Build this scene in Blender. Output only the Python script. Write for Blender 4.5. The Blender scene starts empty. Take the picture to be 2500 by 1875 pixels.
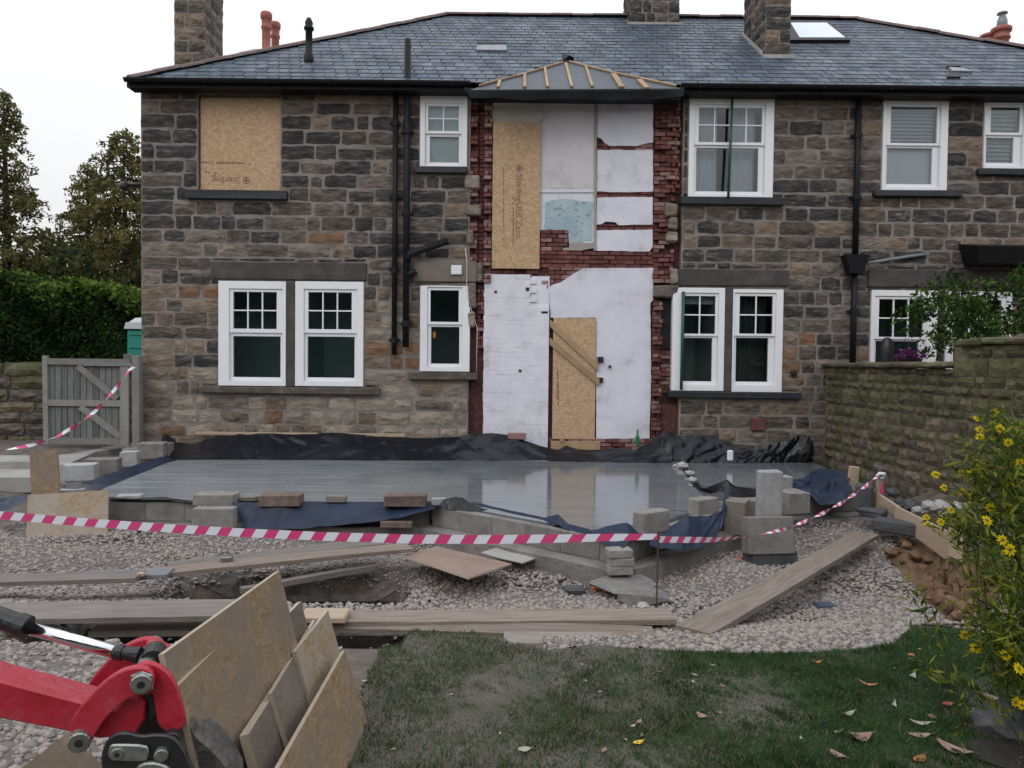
import bpy, math, random
import numpy as np
from mathutils import Vector, Matrix
random.seed(7); rng = np.random.default_rng(7)
sc = bpy.context.scene; COL = sc.collection
R = math.radians
# ------------------------------------------------------------------ camera
F = 1818.0; CAMZ = 1.6; PITCH = R(1.5); ROLL = 0.0105
_f = Vector((0, math.cos(PITCH), -math.sin(PITCH)))
_r0 = Vector((1, 0, 0)); _u0 = Vector((0, math.sin(PITCH), math.cos(PITCH)))
_u = _u0*math.cos(ROLL) - _r0*math.sin(ROLL)
_r = _r0*math.cos(ROLL) + _u0*math.sin(ROLL)
CAM = Vector((0, 0, CAMZ))
cd = bpy.data.cameras.new('camera'); cam = bpy.data.objects.new('camera', cd); COL.objects.link(cam)
cd.sensor_width = 36; cd.lens = 36*F/2500; cd.clip_start = .05; cd.clip_end = 2000
M = Matrix.Identity(4)
for i in range(3):
    M[i][0] = _r[i]; M[i][1] = _u[i]; M[i][2] = -_f[i]; M[i][3] = CAM[i]
cam.matrix_world = M
sc.camera = cam
# ------------------------------------------------------------------ world: overcast evening
w = bpy.data.worlds.new('World'); sc.world = w; w.use_nodes = True
nt = w.node_tree; nt.nodes.clear()
out = nt.nodes.new('ShaderNodeOutputWorld'); bg = nt.nodes.new('ShaderNodeBackground')
sky = nt.nodes.new('ShaderNodeTexSky'); sky.sky_type = 'NISHITA'; sky.sun_disc = False
SUN_EL, SUN_AZ = R(38), R(215)
sky.sun_elevation = SUN_EL; sky.sun_rotation = SUN_AZ
tc = nt.nodes.new('ShaderNodeTexCoord'); sep = nt.nodes.new('ShaderNodeSeparateXYZ')
nt.links.new(tc.outputs['Generated'], sep.inputs[0])
cr = nt.nodes.new('ShaderNodeValToRGB')       # overcast cloud sheet: a little brighter towards the zenith
cr.color_ramp.elements[0].position = 0; cr.color_ramp.elements[0].color = (.80, .79, .75, 1)
e_ = cr.color_ramp.elements.new(.45); e_.color = (.87, .87, .855, 1)
cr.color_ramp.elements[1].position = 1; cr.color_ramp.elements[1].color = (1.75, 1.8, 1.95, 1)
nt.links.new(sep.outputs[2], cr.inputs[0])
sc10 = nt.nodes.new('ShaderNodeVectorMath'); sc10.operation = 'SCALE'; sc10.inputs[3].default_value = 10
nt.links.new(cr.outputs[0], sc10.inputs[0])
mx = nt.nodes.new('ShaderNodeMix'); mx.data_type = 'RGBA'; mx.inputs[0].default_value = .9
nt.links.new(sky.outputs[0], mx.inputs[6]); nt.links.new(sc10.outputs[0], mx.inputs[7])
nt.links.new(mx.outputs[2], bg.inputs[0]); bg.inputs[1].default_value = .1
nt.links.new(bg.outputs[0], out.inputs[0])
# ------------------------------------------------------------------ sun behind cloud
sl = bpy.data.lights.new('sun', 'SUN'); sl.energy = .5; sl.angle = R(25); sl.color = (1, .96, .9)
so = bpy.data.objects.new('sun', sl); COL.objects.link(so)
sd = Vector((math.sin(SUN_AZ)*math.cos(SUN_EL), math.cos(SUN_AZ)*math.cos(SUN_EL), math.sin(SUN_EL)))
so.rotation_euler = (-sd).to_track_quat('-Z', 'Y').to_euler()
so.location = (0, -20, 30)
vs = sc.view_settings; vs.view_transform = 'Standard'; vs.look = 'None'; vs.exposure = 0; vs.gamma = 1
try: vs.use_curve_mapping = False
except Exception: pass
try:
    sc.cycles.max_bounces = 6; sc.cycles.diffuse_bounces = 3; sc.cycles.transparent_max_bounces = 8
except Exception: pass
# ------------------------------------------------------------------ photo measuring helpers
def ray(u, v): return _r*((u-1250)/F) - _u*((v-937.5)/F) + _f
def P(u, v, Y):
    d = ray(u, v); return CAM + d*(Y/d.y)
def G(u, v, z):
    d = ray(u, v); return CAM + d*((z-CAMZ)/d.z)
def sstep(a, b, x):
    t = np.clip((x-a)/(b-a), 0, 1); return t*t*(3-2*t)
def hgt(x, y):
    x = np.asarray(x, float); y = np.asarray(y, float)
    z = -.36*sstep(3.9, 6.3, y)
    z = z + .10*sstep(-1.0, -3.2, x)*sstep(6.2, 8.0, y)
    z = z + .14*sstep(2.2, 4.4, x)*sstep(7.0, 9.5, y)
    z = z + .42*sstep(-5.5, -7.2, x)*sstep(8.5, 12.0, y) 
    z = z + .14*sstep(-2.2, -4.5, x)*sstep(6.5, 4.5, y)*sstep(4.2, 4.8, y)
    # trenches bridged by the boards
    z = z - 1.3*sstep(5.85, 6.05, y)*sstep(6.75, 6.4, y)*sstep(-3.0, -2.3, x)*sstep(-.8, -1.25, x)
    z = z - 1.3*sstep(4.2, 4.3, y)*sstep(5.15, 5.02, y)*sstep(-3.1, -2.9, x)*sstep(-.62, -.72, x)
    # hole dug in the orange soil
    z = z - .10*np.exp(-(((x-4.0)/.5)**2 + ((y-6.2)/.35)**2))
    z = z + .035*np.sin(1.9*x+.7)*np.sin(2.3*y+1.1)*sstep(4.4, 5.2, y)*sstep(11, 9.5, y)
    return z + .25*sstep(13, 18, y)
def H(x, y): return float(hgt(x, y))
def GT(u, v):
    z = -.1
    for _ in range(25):
        p = G(u, v, z); z = .5*z + .5*H(p.x, p.y)
    return p
# ------------------------------------------------------------------ materials
MATS = {}
def nd(nt, t, **k):
    n = nt.nodes.new(t)
    for a, b in k.items(): setattr(n, a, b)
    return n
def mk(name, cols, scale=6, rough=.8, bump=.0, bscale=40, rnd=0., obj=False, stretch=None, detail=5, spec=.5, coat=0., metal=0., nrough=None, r2=None):
    """colour from a noise through a ramp of base colours; relief from a second noise"""
    m = bpy.data.materials.new(name); m.use_nodes = True; t = m.node_tree; n = t.nodes; l = t.links
    b = n['Principled BSDF']; b.inputs['Roughness'].default_value = rough
    b.inputs['Specular IOR Level'].default_value = spec; b.inputs['Metallic'].default_value = metal
    b.inputs['Coat Weight'].default_value = coat; b.inputs['Coat Roughness'].default_value = .05
    if obj:
        co = nd(t, 'ShaderNodeTexCoord').outputs['Object']
    else:
        co = nd(t, 'ShaderNodeNewGeometry').outputs['Position']
    oi = nd(t, 'ShaderNodeObjectInfo')
    if stretch:
        mp = nd(t, 'ShaderNodeMapping'); mp.inputs['Scale'].default_value = stretch
        l.new(co, mp.inputs[0]); co2 = mp.outputs[0]
    else: co2 = co
    no = nd(t, 'ShaderNodeTexNoise', noise_dimensions='4D'); no.inputs['Scale'].default_value = scale; no.inputs['Detail'].default_value = detail
    no.inputs['Roughness'].default_value = .62
    wv = nd(t, 'ShaderNodeMath', operation='MULTIPLY'); wv.inputs[1].default_value = 37. if rnd else 0.
    l.new(oi.outputs['Random'], wv.inputs[0]); l.new(wv.outputs[0], no.inputs['W'])
    l.new(co2, no.inputs['Vector'])
    rp = nd(t, 'ShaderNodeValToRGB'); el = rp.color_ramp.elements
    ps = np.linspace(.3, .72, len(cols))
    while len(el) < len(cols): el.new(.5)
    for e, p, c in zip(el, ps, cols): e.position = p; e.color = (*c, 1)
    l.new(no.outputs['Fac'], rp.inputs[0]); c = rp.outputs[0]
    if rnd:
        hs = nd(t, 'ShaderNodeHueSaturation'); mr = nd(t, 'ShaderNodeMapRange')
        mr.inputs['To Min'].default_value = 1-rnd; mr.inputs['To Max'].default_value = 1+rnd
        l.new(oi.outputs['Random'], mr.inputs[0]); l.new(mr.outputs[0], hs.inputs['Value']); l.new(c, hs.inputs['Color']); c = hs.outputs[0]
    l.new(c, b.inputs['Base Color'])
    if nrough:
        mr = nd(t, 'ShaderNodeMapRange'); mr.inputs['From Min'].default_value = .35; mr.inputs['From Max'].default_value = .65
        mr.inputs['To Min'].default_value = nrough[0]; mr.inputs['To Max'].default_value = nrough[1]
        n3 = nd(t, 'ShaderNodeTexNoise'); n3.inputs['Scale'].default_value = r2 or scale*.6; n3.inputs['Detail'].default_value = 4
        l.new(co, n3.inputs['Vector']); l.new(n3.outputs['Fac'], mr.inputs[0]); l.new(mr.outputs[0], b.inputs['Roughness'])
    if bump:
        n2 = nd(t, 'ShaderNodeTexNoise'); n2.inputs['Scale'].default_value = bscale; n2.inputs['Detail'].default_value = 6
        l.new(co2, n2.inputs['Vector'])
        bp = nd(t, 'ShaderNodeBump'); bp.inputs['Strength'].default_value = bump; bp.inputs['Distance'].default_value = .02
        l.new(n2.outputs['Fac'], bp.inputs['Height']); l.new(bp.outputs[0], b.inputs['Normal'])
    MATS[name] = m; return m
def plain(name, col, rough=.5, metal=0, spec=.5, coat=0, emit=None):
    m = bpy.data.materials.new(name); m.use_nodes = True; b = m.node_tree.nodes['Principled BSDF']
    b.inputs['Base Color'].default_value = (*col, 1); b.inputs['Roughness'].default_value = rough
    b.inputs['Metallic'].default_value = metal; b.inputs['Specular IOR Level'].default_value = spec; b.inputs['Coat Weight'].default_value = coat
    if emit: b.inputs['Emission Color'].default_value = (*emit[0], 1); b.inputs['Emission Strength'].default_value = emit[1]
    MATS[name] = m; return m
def osb(name, cols, dirt=None, sc1=(26, 26, 60)):
    """strand board: flattened chips of slightly different tone"""
    m = bpy.data.materials.new(name); m.use_nodes = True; t = m.node_tree; l = t.links; b = t.nodes['Principled BSDF']
    b.inputs['Roughness'].default_value = .75; b.inputs['Specular IOR Level'].default_value = .25
    co = nd(t, 'ShaderNodeNewGeometry').outputs['Position']
    dn = nd(t, 'ShaderNodeTexNoise'); dn.inputs['Scale'].default_value = 9; l.new(co, dn.inputs['Vector'])
    ad = nd(t, 'ShaderNodeMixRGB'); ad.blend_type = 'ADD'; ad.inputs[0].default_value = .16; l.new(co, ad.inputs[1]); l.new(dn.outputs['Color'], ad.inputs[2])
    mp = nd(t, 'ShaderNodeMapping'); mp.inputs['Scale'].default_value = sc1; mp.inputs['Rotation'].default_value = (.5, .4, .3); l.new(ad.outputs[0], mp.inputs[0])
    vo = nd(t, 'ShaderNodeTexVoronoi'); vo.inputs['Scale'].default_value = 1; l.new(mp.outputs[0], vo.inputs['Vector'])
    sx = nd(t, 'ShaderNodeSeparateXYZ'); l.new(vo.outputs['Color'], sx.inputs[0])
    rp = nd(t, 'ShaderNodeValToRGB'); el = rp.color_ramp.elements
    while len(el) < len(cols): el.new(.5)
    for e, p, c in zip(el, np.linspace(0, 1, len(cols)), cols): e.position = p; e.color = (*c, 1)
    l.new(sx.outputs[0], rp.inputs[0]); c = rp.outputs[0]
    if dirt:
        n2 = nd(t, 'ShaderNodeTexNoise'); n2.inputs['Scale'].default_value = 3.2; n2.inputs['Detail'].default_value = 7; n2.inputs['Roughness'].default_value = .65; l.new(co, n2.inputs['Vector'])
        mr = nd(t, 'ShaderNodeMapRange'); mr.inputs['From Min'].default_value = .38; mr.inputs['From Max'].default_value = .6; mr.inputs['To Max'].default_value = .92; l.new(n2.outputs['Fac'], mr.inputs[0])
        mi = nd(t, 'ShaderNodeMixRGB'); mi.inputs[2].default_value = (*dirt, 1); l.new(mr.outputs[0], mi.inputs[0]); l.new(c, mi.inputs[1]); c = mi.outputs[0]
    l.new(c, b.inputs['Base Color'])
    bp = nd(t, 'ShaderNodeBump'); bp.inputs['Strength'].default_value = .25; bp.inputs['Distance'].default_value = .004
    l.new(sx.outputs[1], bp.inputs['Height']); l.new(bp.outputs[0], b.inputs['Normal'])
    MATS[name] = m; return m
def leafmat(name, col, var=.35, scale=3, trans=.3):
    m = bpy.data.materials.new(name); m.use_nodes = True; t = m.node_tree; l = t.links
    t.nodes.clear(); o = nd(t, 'ShaderNodeOutputMaterial')
    co = nd(t, 'ShaderNodeNewGeometry').outputs['Position']
    no = nd(t, 'ShaderNodeTexNoise'); no.inputs['Scale'].default_value = scale; no.inputs['Detail'].default_value = 6; l.new(co, no.inputs['Vector'])
    rp = nd(t, 'ShaderNodeValToRGB'); e = rp.color_ramp.elements
    e[0].position = .3; e[0].color = (*[c*(1-var) for c in col], 1); e[1].position = .7; e[1].color = (*[c*(1+var) for c in col], 1)
    l.new(no.outputs['Fac'], rp.inputs[0])
    d = nd(t, 'ShaderNodeBsdfDiffuse'); tr = nd(t, 'ShaderNodeBsdfTranslucent'); mi = nd(t, 'ShaderNodeMixShader'); mi.inputs[0].default_value = trans
    l.new(rp.outputs[0], d.inputs[0]); l.new(rp.outputs[0], tr.inputs[0]); l.new(d.outputs[0], mi.inputs[1]); l.new(tr.outputs[0], mi.inputs[2]); l.new(mi.outputs[0], o.inputs[0])
    MATS[name] = m; return m
def glassmat(name, tint, refl=1.0):
    m = bpy.data.materials.new(name); m.use_nodes = True; t = m.node_tree; l = t.links; t.nodes.clear()
    o = nd(t, 'ShaderNodeOutputMaterial'); fr = nd(t, 'ShaderNodeFresnel'); fr.inputs[0].default_value = 1.5
    tr = nd(t, 'ShaderNodeBsdfTransparent'); tr.inputs[0].default_value = (*tint, 1); gl = nd(t, 'ShaderNodeBsdfGlossy'); gl.inputs['Roughness'].default_value = .01
    gl.inputs[0].default_value = (refl, refl, refl, 1)
    mi = nd(t, 'ShaderNodeMixShader'); l.new(fr.outputs[0], mi.inputs[0]); l.new(tr.outputs[0], mi.inputs[1]); l.new(gl.outputs[0], mi.inputs[2]); l.new(mi.outputs[0], o.inputs[0])
    MATS[name] = m; return m
# stonework
mk('mortar', [(.13, .108, .094), (.228, .196, .175), (.305, .268, .243)], 3.5, .95, .6, 40)
mk('stone_soot', [(.010, .010, .012), (.03, .028, .029), (.065, .058, .054), (.21, .18, .155)], 11, .85, .9, 26, stretch=(.55, .55, 1.7), rnd=.25)
mk('stone_dark', [(.026, .023, .021), (.07, .058, .05), (.125, .105, .088), (.22, .19, .165)], 11, .88, .9, 26, stretch=(.55, .55, 1.7), rnd=.22)
mk('stone_grey', [(.042, .035, .03), (.125, .103, .086), (.195, .163, .137), (.275, .235, .2)], 10, .9, .8, 26, stretch=(.55, .55, 1.7), rnd=.25)
mk('stone_brown', [(.055, .04, .03), (.145, .105, .075), (.205, .158, .118), (.27, .218, .17)], 10, .9, .8, 26, stretch=(.55, .55, 1.7), rnd=.25)
mk('stone_orange', [(.08, .042, .024), (.17, .092, .05), (.2, .125, .078), (.25, .19, .14)], 9, .9, .7, 26, stretch=(.55, .55, 1.7), rnd=.22)
mk('stone_buff', [(.105, .085, .066), (.215, .178, .14), (.29, .247, .2), (.36, .318, .27)], 9, .9, .7, 26, stretch=(.55, .55, 1.7), rnd=.2)
mk('stone_mossy', [(.045, .055, .02), (.09, .09, .042), (.15, .135, .09)], 5, .95, .9, 24, rnd=.35)
mk('stone_mossbrown', [(.06, .05, .03), (.125, .102, .066), (.185, .158, .118)], 6, .95, .9, 24, rnd=.35)
mk('brick_red', [(.10, .032, .03), (.155, .055, .048), (.2, .085, .075)], 11, .9, .6, 40, rnd=.35)
mk('brick_pink', [(.19, .10, .09), (.27, .16, .15), (.34, .24, .22)], 11, .9, .6, 40, rnd=.25)
mk('brick_bed', [(.05, .018, .018), (.09, .035, .033), (.15, .07, .062)], 14, .95, .7, 40)
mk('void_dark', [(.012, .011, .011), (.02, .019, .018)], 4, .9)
mk('white_brick', [(.52, .51, .55), (.68, .675, .74), (.73, .73, .79), (.76, .76, .81)], 3.4, .6, .3, 18)
mk('plaster', [(.48, .47, .50), (.66, .66, .735), (.71, .715, .785), (.74, .745, .80)], 2.6, .7, .25, 12)
mk('plaster_pink', [(.46, .43, .44), (.60, .575, .60), (.65, .62, .645), (.68, .655, .68)], 2.2, .7, .2, 12)
mk('plaster_cream', [(.50, .46, .42), (.58, .55, .52)], 2.5, .7, .2, 12)
mk('plaster_blue', [(.28, .40, .45), (.36, .48, .53), (.47, .56, .60)], 3, .7, .25, 14)
mk('plaster_torn', [(.30, .27, .25), (.42, .38, .35)], 12, .9, .6, 30)
mk('slate', [(.034, .047, .07), (.054, .073, .102), (.10, .13, .17)], 2.2, .5, .35, 22, rnd=.22, nrough=(.42, .68), r2=3, spec=.35)
mk('slate_b', [(.03, .04, .056), (.048, .062, .084), (.085, .105, .13)], 2.0, .5, .35, 22, rnd=.22, nrough=(.42, .68), r2=3, spec=.35)
mk('slate_c', [(.04, .058, .074), (.066, .09, .112), (.13, .17, .21)], 2.0, .5, .35, 22, rnd=.22, nrough=(.42, .68), r2=3, spec=.35)
mk('ridge_tile', [(.10, .075, .07), (.15, .105, .10), (.19, .14, .13)], 7, .85, .4, 30, rnd=.2)
mk('terracotta', [(.24, .07, .055), (.34, .11, .085), (.4, .17, .14)], 8, .7, .2, 30)
mk('cement', [(.26, .25, .24), (.36, .35, .34), (.44, .43, .42)], 7, .9, .4, 40)
mk('lead', [(.16, .17, .19), (.28, .3, .33)], 8, .5, .3, 25)
mk('black_paint', [(.007, .007, .009), (.013, .013, .015)], 9, .55, .15, 60, spec=.25)
mk('slate_sill', [(.010, .013, .016), (.018, .022, .027), (.03, .035, .04)], 7, .6, .3, 40)
mk('sill_stone', [(.05, .042, .035), (.09, .076, .062), (.17, .145, .12)], 5, .85, .5, 30)
mk('lintel_stone', [(.042, .037, .036), (.068, .06, .057), (.105, .092, .085)], 4, .85, .4, 35)
mk('lintel_pale', [(.15, .125, .105), (.22, .18, .155)], 4, .85, .4, 35)
mk('white_upvc', [(.80, .81, .83), (.84, .85, .87)], 3, .35)
mk('blind', [(.40, .42, .43), (.48, .5, .51)], 2, .7)
mk('blind_white', [(.62, .65, .66), (.68, .71, .72)], 2, .7)
mk('frosted', [(.42, .45, .48), (.52, .55, .58)], 2.5, .25)
mk('curtain_dark', [(.05, .055, .055), (.09, .10, .10)], 8, .8)
mk('room_dark', [(.40, .48, .48), (.5, .57, .57)], 2, .9)
mk('room_mid', [(.30, .32, .34), (.38, .4, .42)], 2, .9)
glassmat('glass', (.86, .92, .92)); glassmat('glass_clear', (.92, .95, .97))
plain('sky_glass', (.55, .62, .68), .03, spec=1.0)
osb('osb_new', [(.40, .255, .145), (.47, .315, .185), (.52, .36, .225), (.58, .42, .28)])
osb('osb_dirty', [(.205, .13, .066), (.245, .165, .09), (.28, .195, .115), (.32, .235, .15)], dirt=(.195, .162, .128), sc1=(34, 34, 80))
osb('osb_pale', [(.25, .175, .10), (.30, .22, .135), (.36, .28, .19)], dirt=(.32, .29, .25))
mk('ply_edge', [(.34, .28, .20), (.45, .38, .29)], 30, .8)
mk('print_brown', [(.17, .11, .062), (.25, .165, .095)], 20, .8)
WS = (1.2, 14, 14)
mk('board_grey', [(.145, .128, .112), (.21, .186, .164), (.27, .242, .216)], 3, .85, .45, 9, rnd=.2, obj=True, stretch=WS)
mk('board_brown', [(.14, .11, .088), (.208, .168, .136), (.27, .224, .186)], 3, .85, .45, 9, rnd=.2, obj=True, stretch=WS)
mk('board_blue', [(.15, .155, .165), (.21, .215, .225)], 3, .7, .4, 9, obj=True, stretch=WS)
mk('wood_pale', [(.36, .27, .19), (.46, .36, .26)], 3, .8, .35, 9, obj=True, stretch=WS)
mk('wood_fresh', [(.31, .205, .115), (.42, .29, .175)], 4, .7, .2, 9, rnd=.15)
mk('gate_wood', [(.10, .105, .10), (.155, .16, .155), (.21, .21, .205)], 3, .9, .4, 14, rnd=.25, stretch=(14, 14, 1.2))
mk('gate_wood_brace', [(.17, .165, .15), (.24, .235, .215)], 4, .9, .4, 14, rnd=.2)
mk('block_grey', [(.15, .14, .13), (.215, .2, .185), (.27, .25, .235)], 7, .95, .6, 70, rnd=.2)
mk('block_brown', [(.09, .062, .052), (.14, .1, .085), (.19, .145, .125)], 9, .95, .6, 70, rnd=.2)
mk('brick_dusty', [(.2, .18, .165), (.27, .25, .232), (.33, .31, .29)], 9, .95, .5, 60, rnd=.15)
mk('block_pale', [(.25, .252, .252), (.33, .332, .332), (.4, .4, .4)], 7, .95, .4, 60, rnd=.15)
mk('block_dark', [(.055, .058, .062), (.09, .093, .098)], 7, .9, .5, 60)
mk('block_tan', [(.17, .15, .125), (.24, .215, .18)], 7, .95, .6, 60)
mk('footing', [(.13, .122, .115), (.19, .178, .168), (.25, .235, .22)], 4, .95, .8, 24)
mk('dark_soil_and_shade', [(.012, .010, .008), (.024, .02, .016), (.04, .034, .028)], 6, .95, 1.0, 20)  # near-black for the painted trench shade, also the dark flower bed soil
mk('gravel_bed', [(0.087, 0.075, 0.068), (0.139, 0.124, 0.117), (0.197, 0.178, 0.171)], 9, .95, .8, 40)
mk('gravel_a', [(0.213, 0.183, 0.165), (0.303, 0.267, 0.242), (0.380, 0.342, 0.312)], 30, .9, .4, 60)
mk('gravel_b', [(0.262, 0.236, 0.217), (0.362, 0.327, 0.302)], 30, .9, .4, 60)
mk('gravel_c', [(0.175, 0.154, 0.140), (0.251, 0.224, 0.206)], 30, .9, .4, 60)
mk('gravel_d', [(0.265, 0.221, 0.186), (0.367, 0.322, 0.282)], 30, .9, .4, 60)
mk('soil', [(.06, .047, .036), (.115, .095, .078), (.175, .152, .132)], 6, .95, 1.0, 20)
mk('orange_soil', [(.05, .026, .014), (.135, .075, .04), (.21, .13, .08)], 4, .95, 1.2, 18)
mk('lawn_soil', [(.035, .045, .025), (.072, .07, .05), (.098, .088, .07), (.14, .124, .106)], 4.5, .95, 1.0, 22)
mk('concrete_path', [(.24, .235, .22), (.32, .31, .29), (.38, .37, .35)], 2, .85, .4, 30)
mk('wet_concrete_flat', [(.105, .118, .128), (.15, .165, .175), (.21, .225, .23)], 1.3, .3, .0, 10, nrough=(.035, .22), r2=1.1, stretch=(.35, 4.5, 1), spec=.75)
def wetmat():
    m = bpy.data.materials.new('wet_concrete'); m.use_nodes = True; t = m.node_tree; l = t.links; b = t.nodes['Principled BSDF']
    co = nd(t, 'ShaderNodeNewGeometry').outputs['Position']; sx = nd(t, 'ShaderNodeSeparateXYZ'); l.new(co, sx.inputs[0])
    n1 = nd(t, 'ShaderNodeTexNoise'); n1.inputs['Scale'].default_value = .8; n1.inputs['Detail'].default_value = 5; l.new(co, n1.inputs['Vector'])
    mp = nd(t, 'ShaderNodeMapping'); mp.inputs['Scale'].default_value = (.5, 6, 1); mp.inputs['Rotation'].default_value = (0, 0, .08); l.new(co, mp.inputs[0])
    n2 = nd(t, 'ShaderNodeTexNoise'); n2.inputs['Scale'].default_value = 1.6; n2.inputs['Detail'].default_value = 7; n2.inputs['Distortion'].default_value = .6; l.new(mp.outputs[0], n2.inputs['Vector'])
    a = nd(t, 'ShaderNodeMath', operation='MULTIPLY_ADD'); a.inputs[1].default_value = 5.; l.new(n1.outputs['Fac'], a.inputs[0]); l.new(sx.outputs[0], a.inputs[2])
    wet = nd(t, 'ShaderNodeMapRange', interpolation_type='SMOOTHSTEP'); wet.inputs['From Min'].default_value = .2; wet.inputs['From Max'].default_value = 2.1; l.new(a.outputs[0], wet.inputs[0])
    r1 = nd(t, 'ShaderNodeMapRange'); r1.inputs['From Min'].default_value = .35; r1.inputs['From Max'].default_value = .65; r1.inputs['To Min'].default_value = .18; r1.inputs['To Max'].default_value = .28; l.new(n2.outputs['Fac'], r1.inputs[0])
    r2 = nd(t, 'ShaderNodeMapRange'); r2.inputs['From Min'].default_value = .35; r2.inputs['From Max'].default_value = .65; r2.inputs['To Min'].default_value = .05; r2.inputs['To Max'].default_value = .14; l.new(n2.outputs['Fac'], r2.inputs[0])
    mi = nd(t, 'ShaderNodeMix'); l.new(wet.outputs[0], mi.inputs[0]); l.new(r1.outputs[0], mi.inputs[2]); l.new(r2.outputs[0], mi.inputs[3]); l.new(mi.outputs[0], b.inputs['Roughness'])
    c1 = nd(t, 'ShaderNodeValToRGB'); c2 = nd(t, 'ShaderNodeValToRGB')
    for c, (p, q) in ((c1, ((.165, .185, .20), (.245, .265, .28))), (c2, ((.125, .14, .15), (.195, .212, .222)))):
        c.color_ramp.elements[0].position = .32; c.color_ramp.elements[0].color = (*p, 1); c.color_ramp.elements[1].position = .7; c.color_ramp.elements[1].color = (*q, 1); l.new(n2.outputs['Fac'], c.inputs[0])
    mc = nd(t, 'ShaderNodeMixRGB'); l.new(wet.outputs[0], mc.inputs[0]); l.new(c1.outputs[0], mc.inputs[1]); l.new(c2.outputs[0], mc.inputs[2]); l.new(mc.outputs[0], b.inputs['Base Color'])
    bp = nd(t, 'ShaderNodeBump'); bp.inputs['Strength'].default_value = .06; bp.inputs['Distance'].default_value = .01; l.new(n2.outputs['Fac'], bp.inputs['Height']); l.new(bp.outputs[0], b.inputs['Normal'])
    b.inputs['Specular IOR Level'].default_value = .7; MATS['wet_concrete'] = m
wetmat()
mk('membrane', [(.009, .016, .034), (.014, .024, .050), (.022, .036, .070)], 3, .48, .4, 9, spec=.28)
mk('membrane_black', [(.004, .005, .008), (.008, .009, .015)], 3, .3, .5, 14, spec=.35)
mk('membrane_roof', [(.045, .055, .065), (.07, .085, .10)], 3, .55, .3, 9)
plain('tape_red', (.62, .06, .19), .4); plain('tape_white', (.72, .75, .82), .4)
mk('digger_red', [(.31, .010, .02), (.385, .014, .032), (.395, .02, .04), (.4, .04, .055), (.25, .13, .11)], 7, .4, .2, 50, nrough=(.3, .55), r2=9)
plain('chrome', (.75, .77, .8), .12, 1)
mk('steel', [(.2, .215, .2), (.34, .36, .34)], 25, .42, .25, 60, metal=.8)
mk('black_steel', [(.012, .013, .014), (.022, .022, .023)], 12, .4, .2, 60)
mk('worn_steel', [(.045, .042, .038), (.09, .085, .076), (.17, .16, .145)], 14, .6, .5, 40, metal=.3)
mk('rust', [(.05, .025, .015), (.1, .05, .03)], 30, .8)
plain('teal_plastic', (.015, .25, .19), .45); mk('grey_plastic', [(.42, .46, .48), (.5, .54, .56)], 4, .5)
leafmat('fol_dark', (.06, .072, .036), trans=.5); leafmat('fol_mid', (.12, .125, .052), trans=.5); leafmat('fol_olive', (.205, .19, .066), trans=.5); leafmat('fol_brown', (.155, .118, .06), trans=.5)
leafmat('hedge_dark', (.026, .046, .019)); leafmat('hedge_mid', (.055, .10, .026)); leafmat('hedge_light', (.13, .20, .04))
leafmat('flower_leaf', (.105, .145, .032), trans=.5); leafmat('flower_leaf_lt', (.26, .27, .045), trans=.5)
leafmat('grass_a', (.040, .10, .036), .4, 4); leafmat('grass_b', (.075, .122, .05), .4, 4); leafmat('grass_dry', (.17, .15, .10), .3, 6)
leafmat('petal', (.62, .47, .012), .1); plain('flower_eye', (.12, .05, .01), .8); leafmat('petal_purple', (.22, .07, .22), .3)
mk('bark', [(.03, .024, .018), (.06, .05, .04)], 12, .95, .8, 20)
mk('leaf_pale', [(.27, .26, .20), (.42, .40, .33)], 20, .6); mk('leaf_tan', [(.18, .11, .07), (.29, .19, .125)], 20, .6)
mk('leaf_orange', [(.36, .13, .04), (.45, .2, .07)], 20, .6); mk('leaf_red', [(.25, .04, .025), (.33, .07, .04)], 20, .6); mk('leaf_yellow', [(.55, .36, .02), (.62, .44, .04)], 20, .6)
mk('leaf_pink', [(.25, .155, .13), (.36, .24, .21)], 20, .6)
mk('boulder', [(.035, .035, .037), (.07, .07, .073), (.12, .118, .118)], 9, .9, .9, 30)
mk('rubble', [(.25, .25, .24), (.38, .37, .36), (.45, .44, .43)], 14, .9, .7, 40)
plain('white_plastic', (.78, .78, .8), .4); plain('green_paint', (.012, .07, .04), .45); plain('orange_plastic', (.6, .12, .03), .5); plain('green_glass', (.015, .17, .06), .2)
plain('warm_bulb', (.6, .3, .08), .5, emit=((1, .45, .1), .25))
# ------------------------------------------------------------------ mesh building
ORG = {}
def origin(o): return ORG.get(o.name, Vector((0, 0, 0))) if o else Vector((0, 0, 0))
def link(name, data, parent=None, loc=None):
    o = bpy.data.objects.new(name, data); COL.objects.link(o)
    po = origin(parent)
    if parent: o.parent = parent
    wl = Vector(loc) if loc is not None else po
    o.location = wl - po; ORG[o.name] = wl
    return o
def tag(o, label=None, cat=None, group=None, kind=None):
    if label: o['label'] = label
    if cat: o['category'] = cat
    if group: o['group'] = group
    if kind: o['kind'] = kind
    return o
def thing(name, label, cat, loc, group=None):
    o = link(name, None, None, loc); o.empty_display_size = .1
    return tag(o, label, cat, group)
def meshdata(name, V, Fc, mats, mi=None, smooth=False):
    me = bpy.data.meshes.new(name); me.from_pydata([tuple(v) for v in V], [], Fc)
    for m in mats: me.materials.append(MATS[m])
    if mi is not None: me.polygons.foreach_set('material_index', list(mi))
    if smooth: me.polygons.foreach_set('use_smooth', [True]*len(me.polygons))
    me.update(); return me
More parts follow.
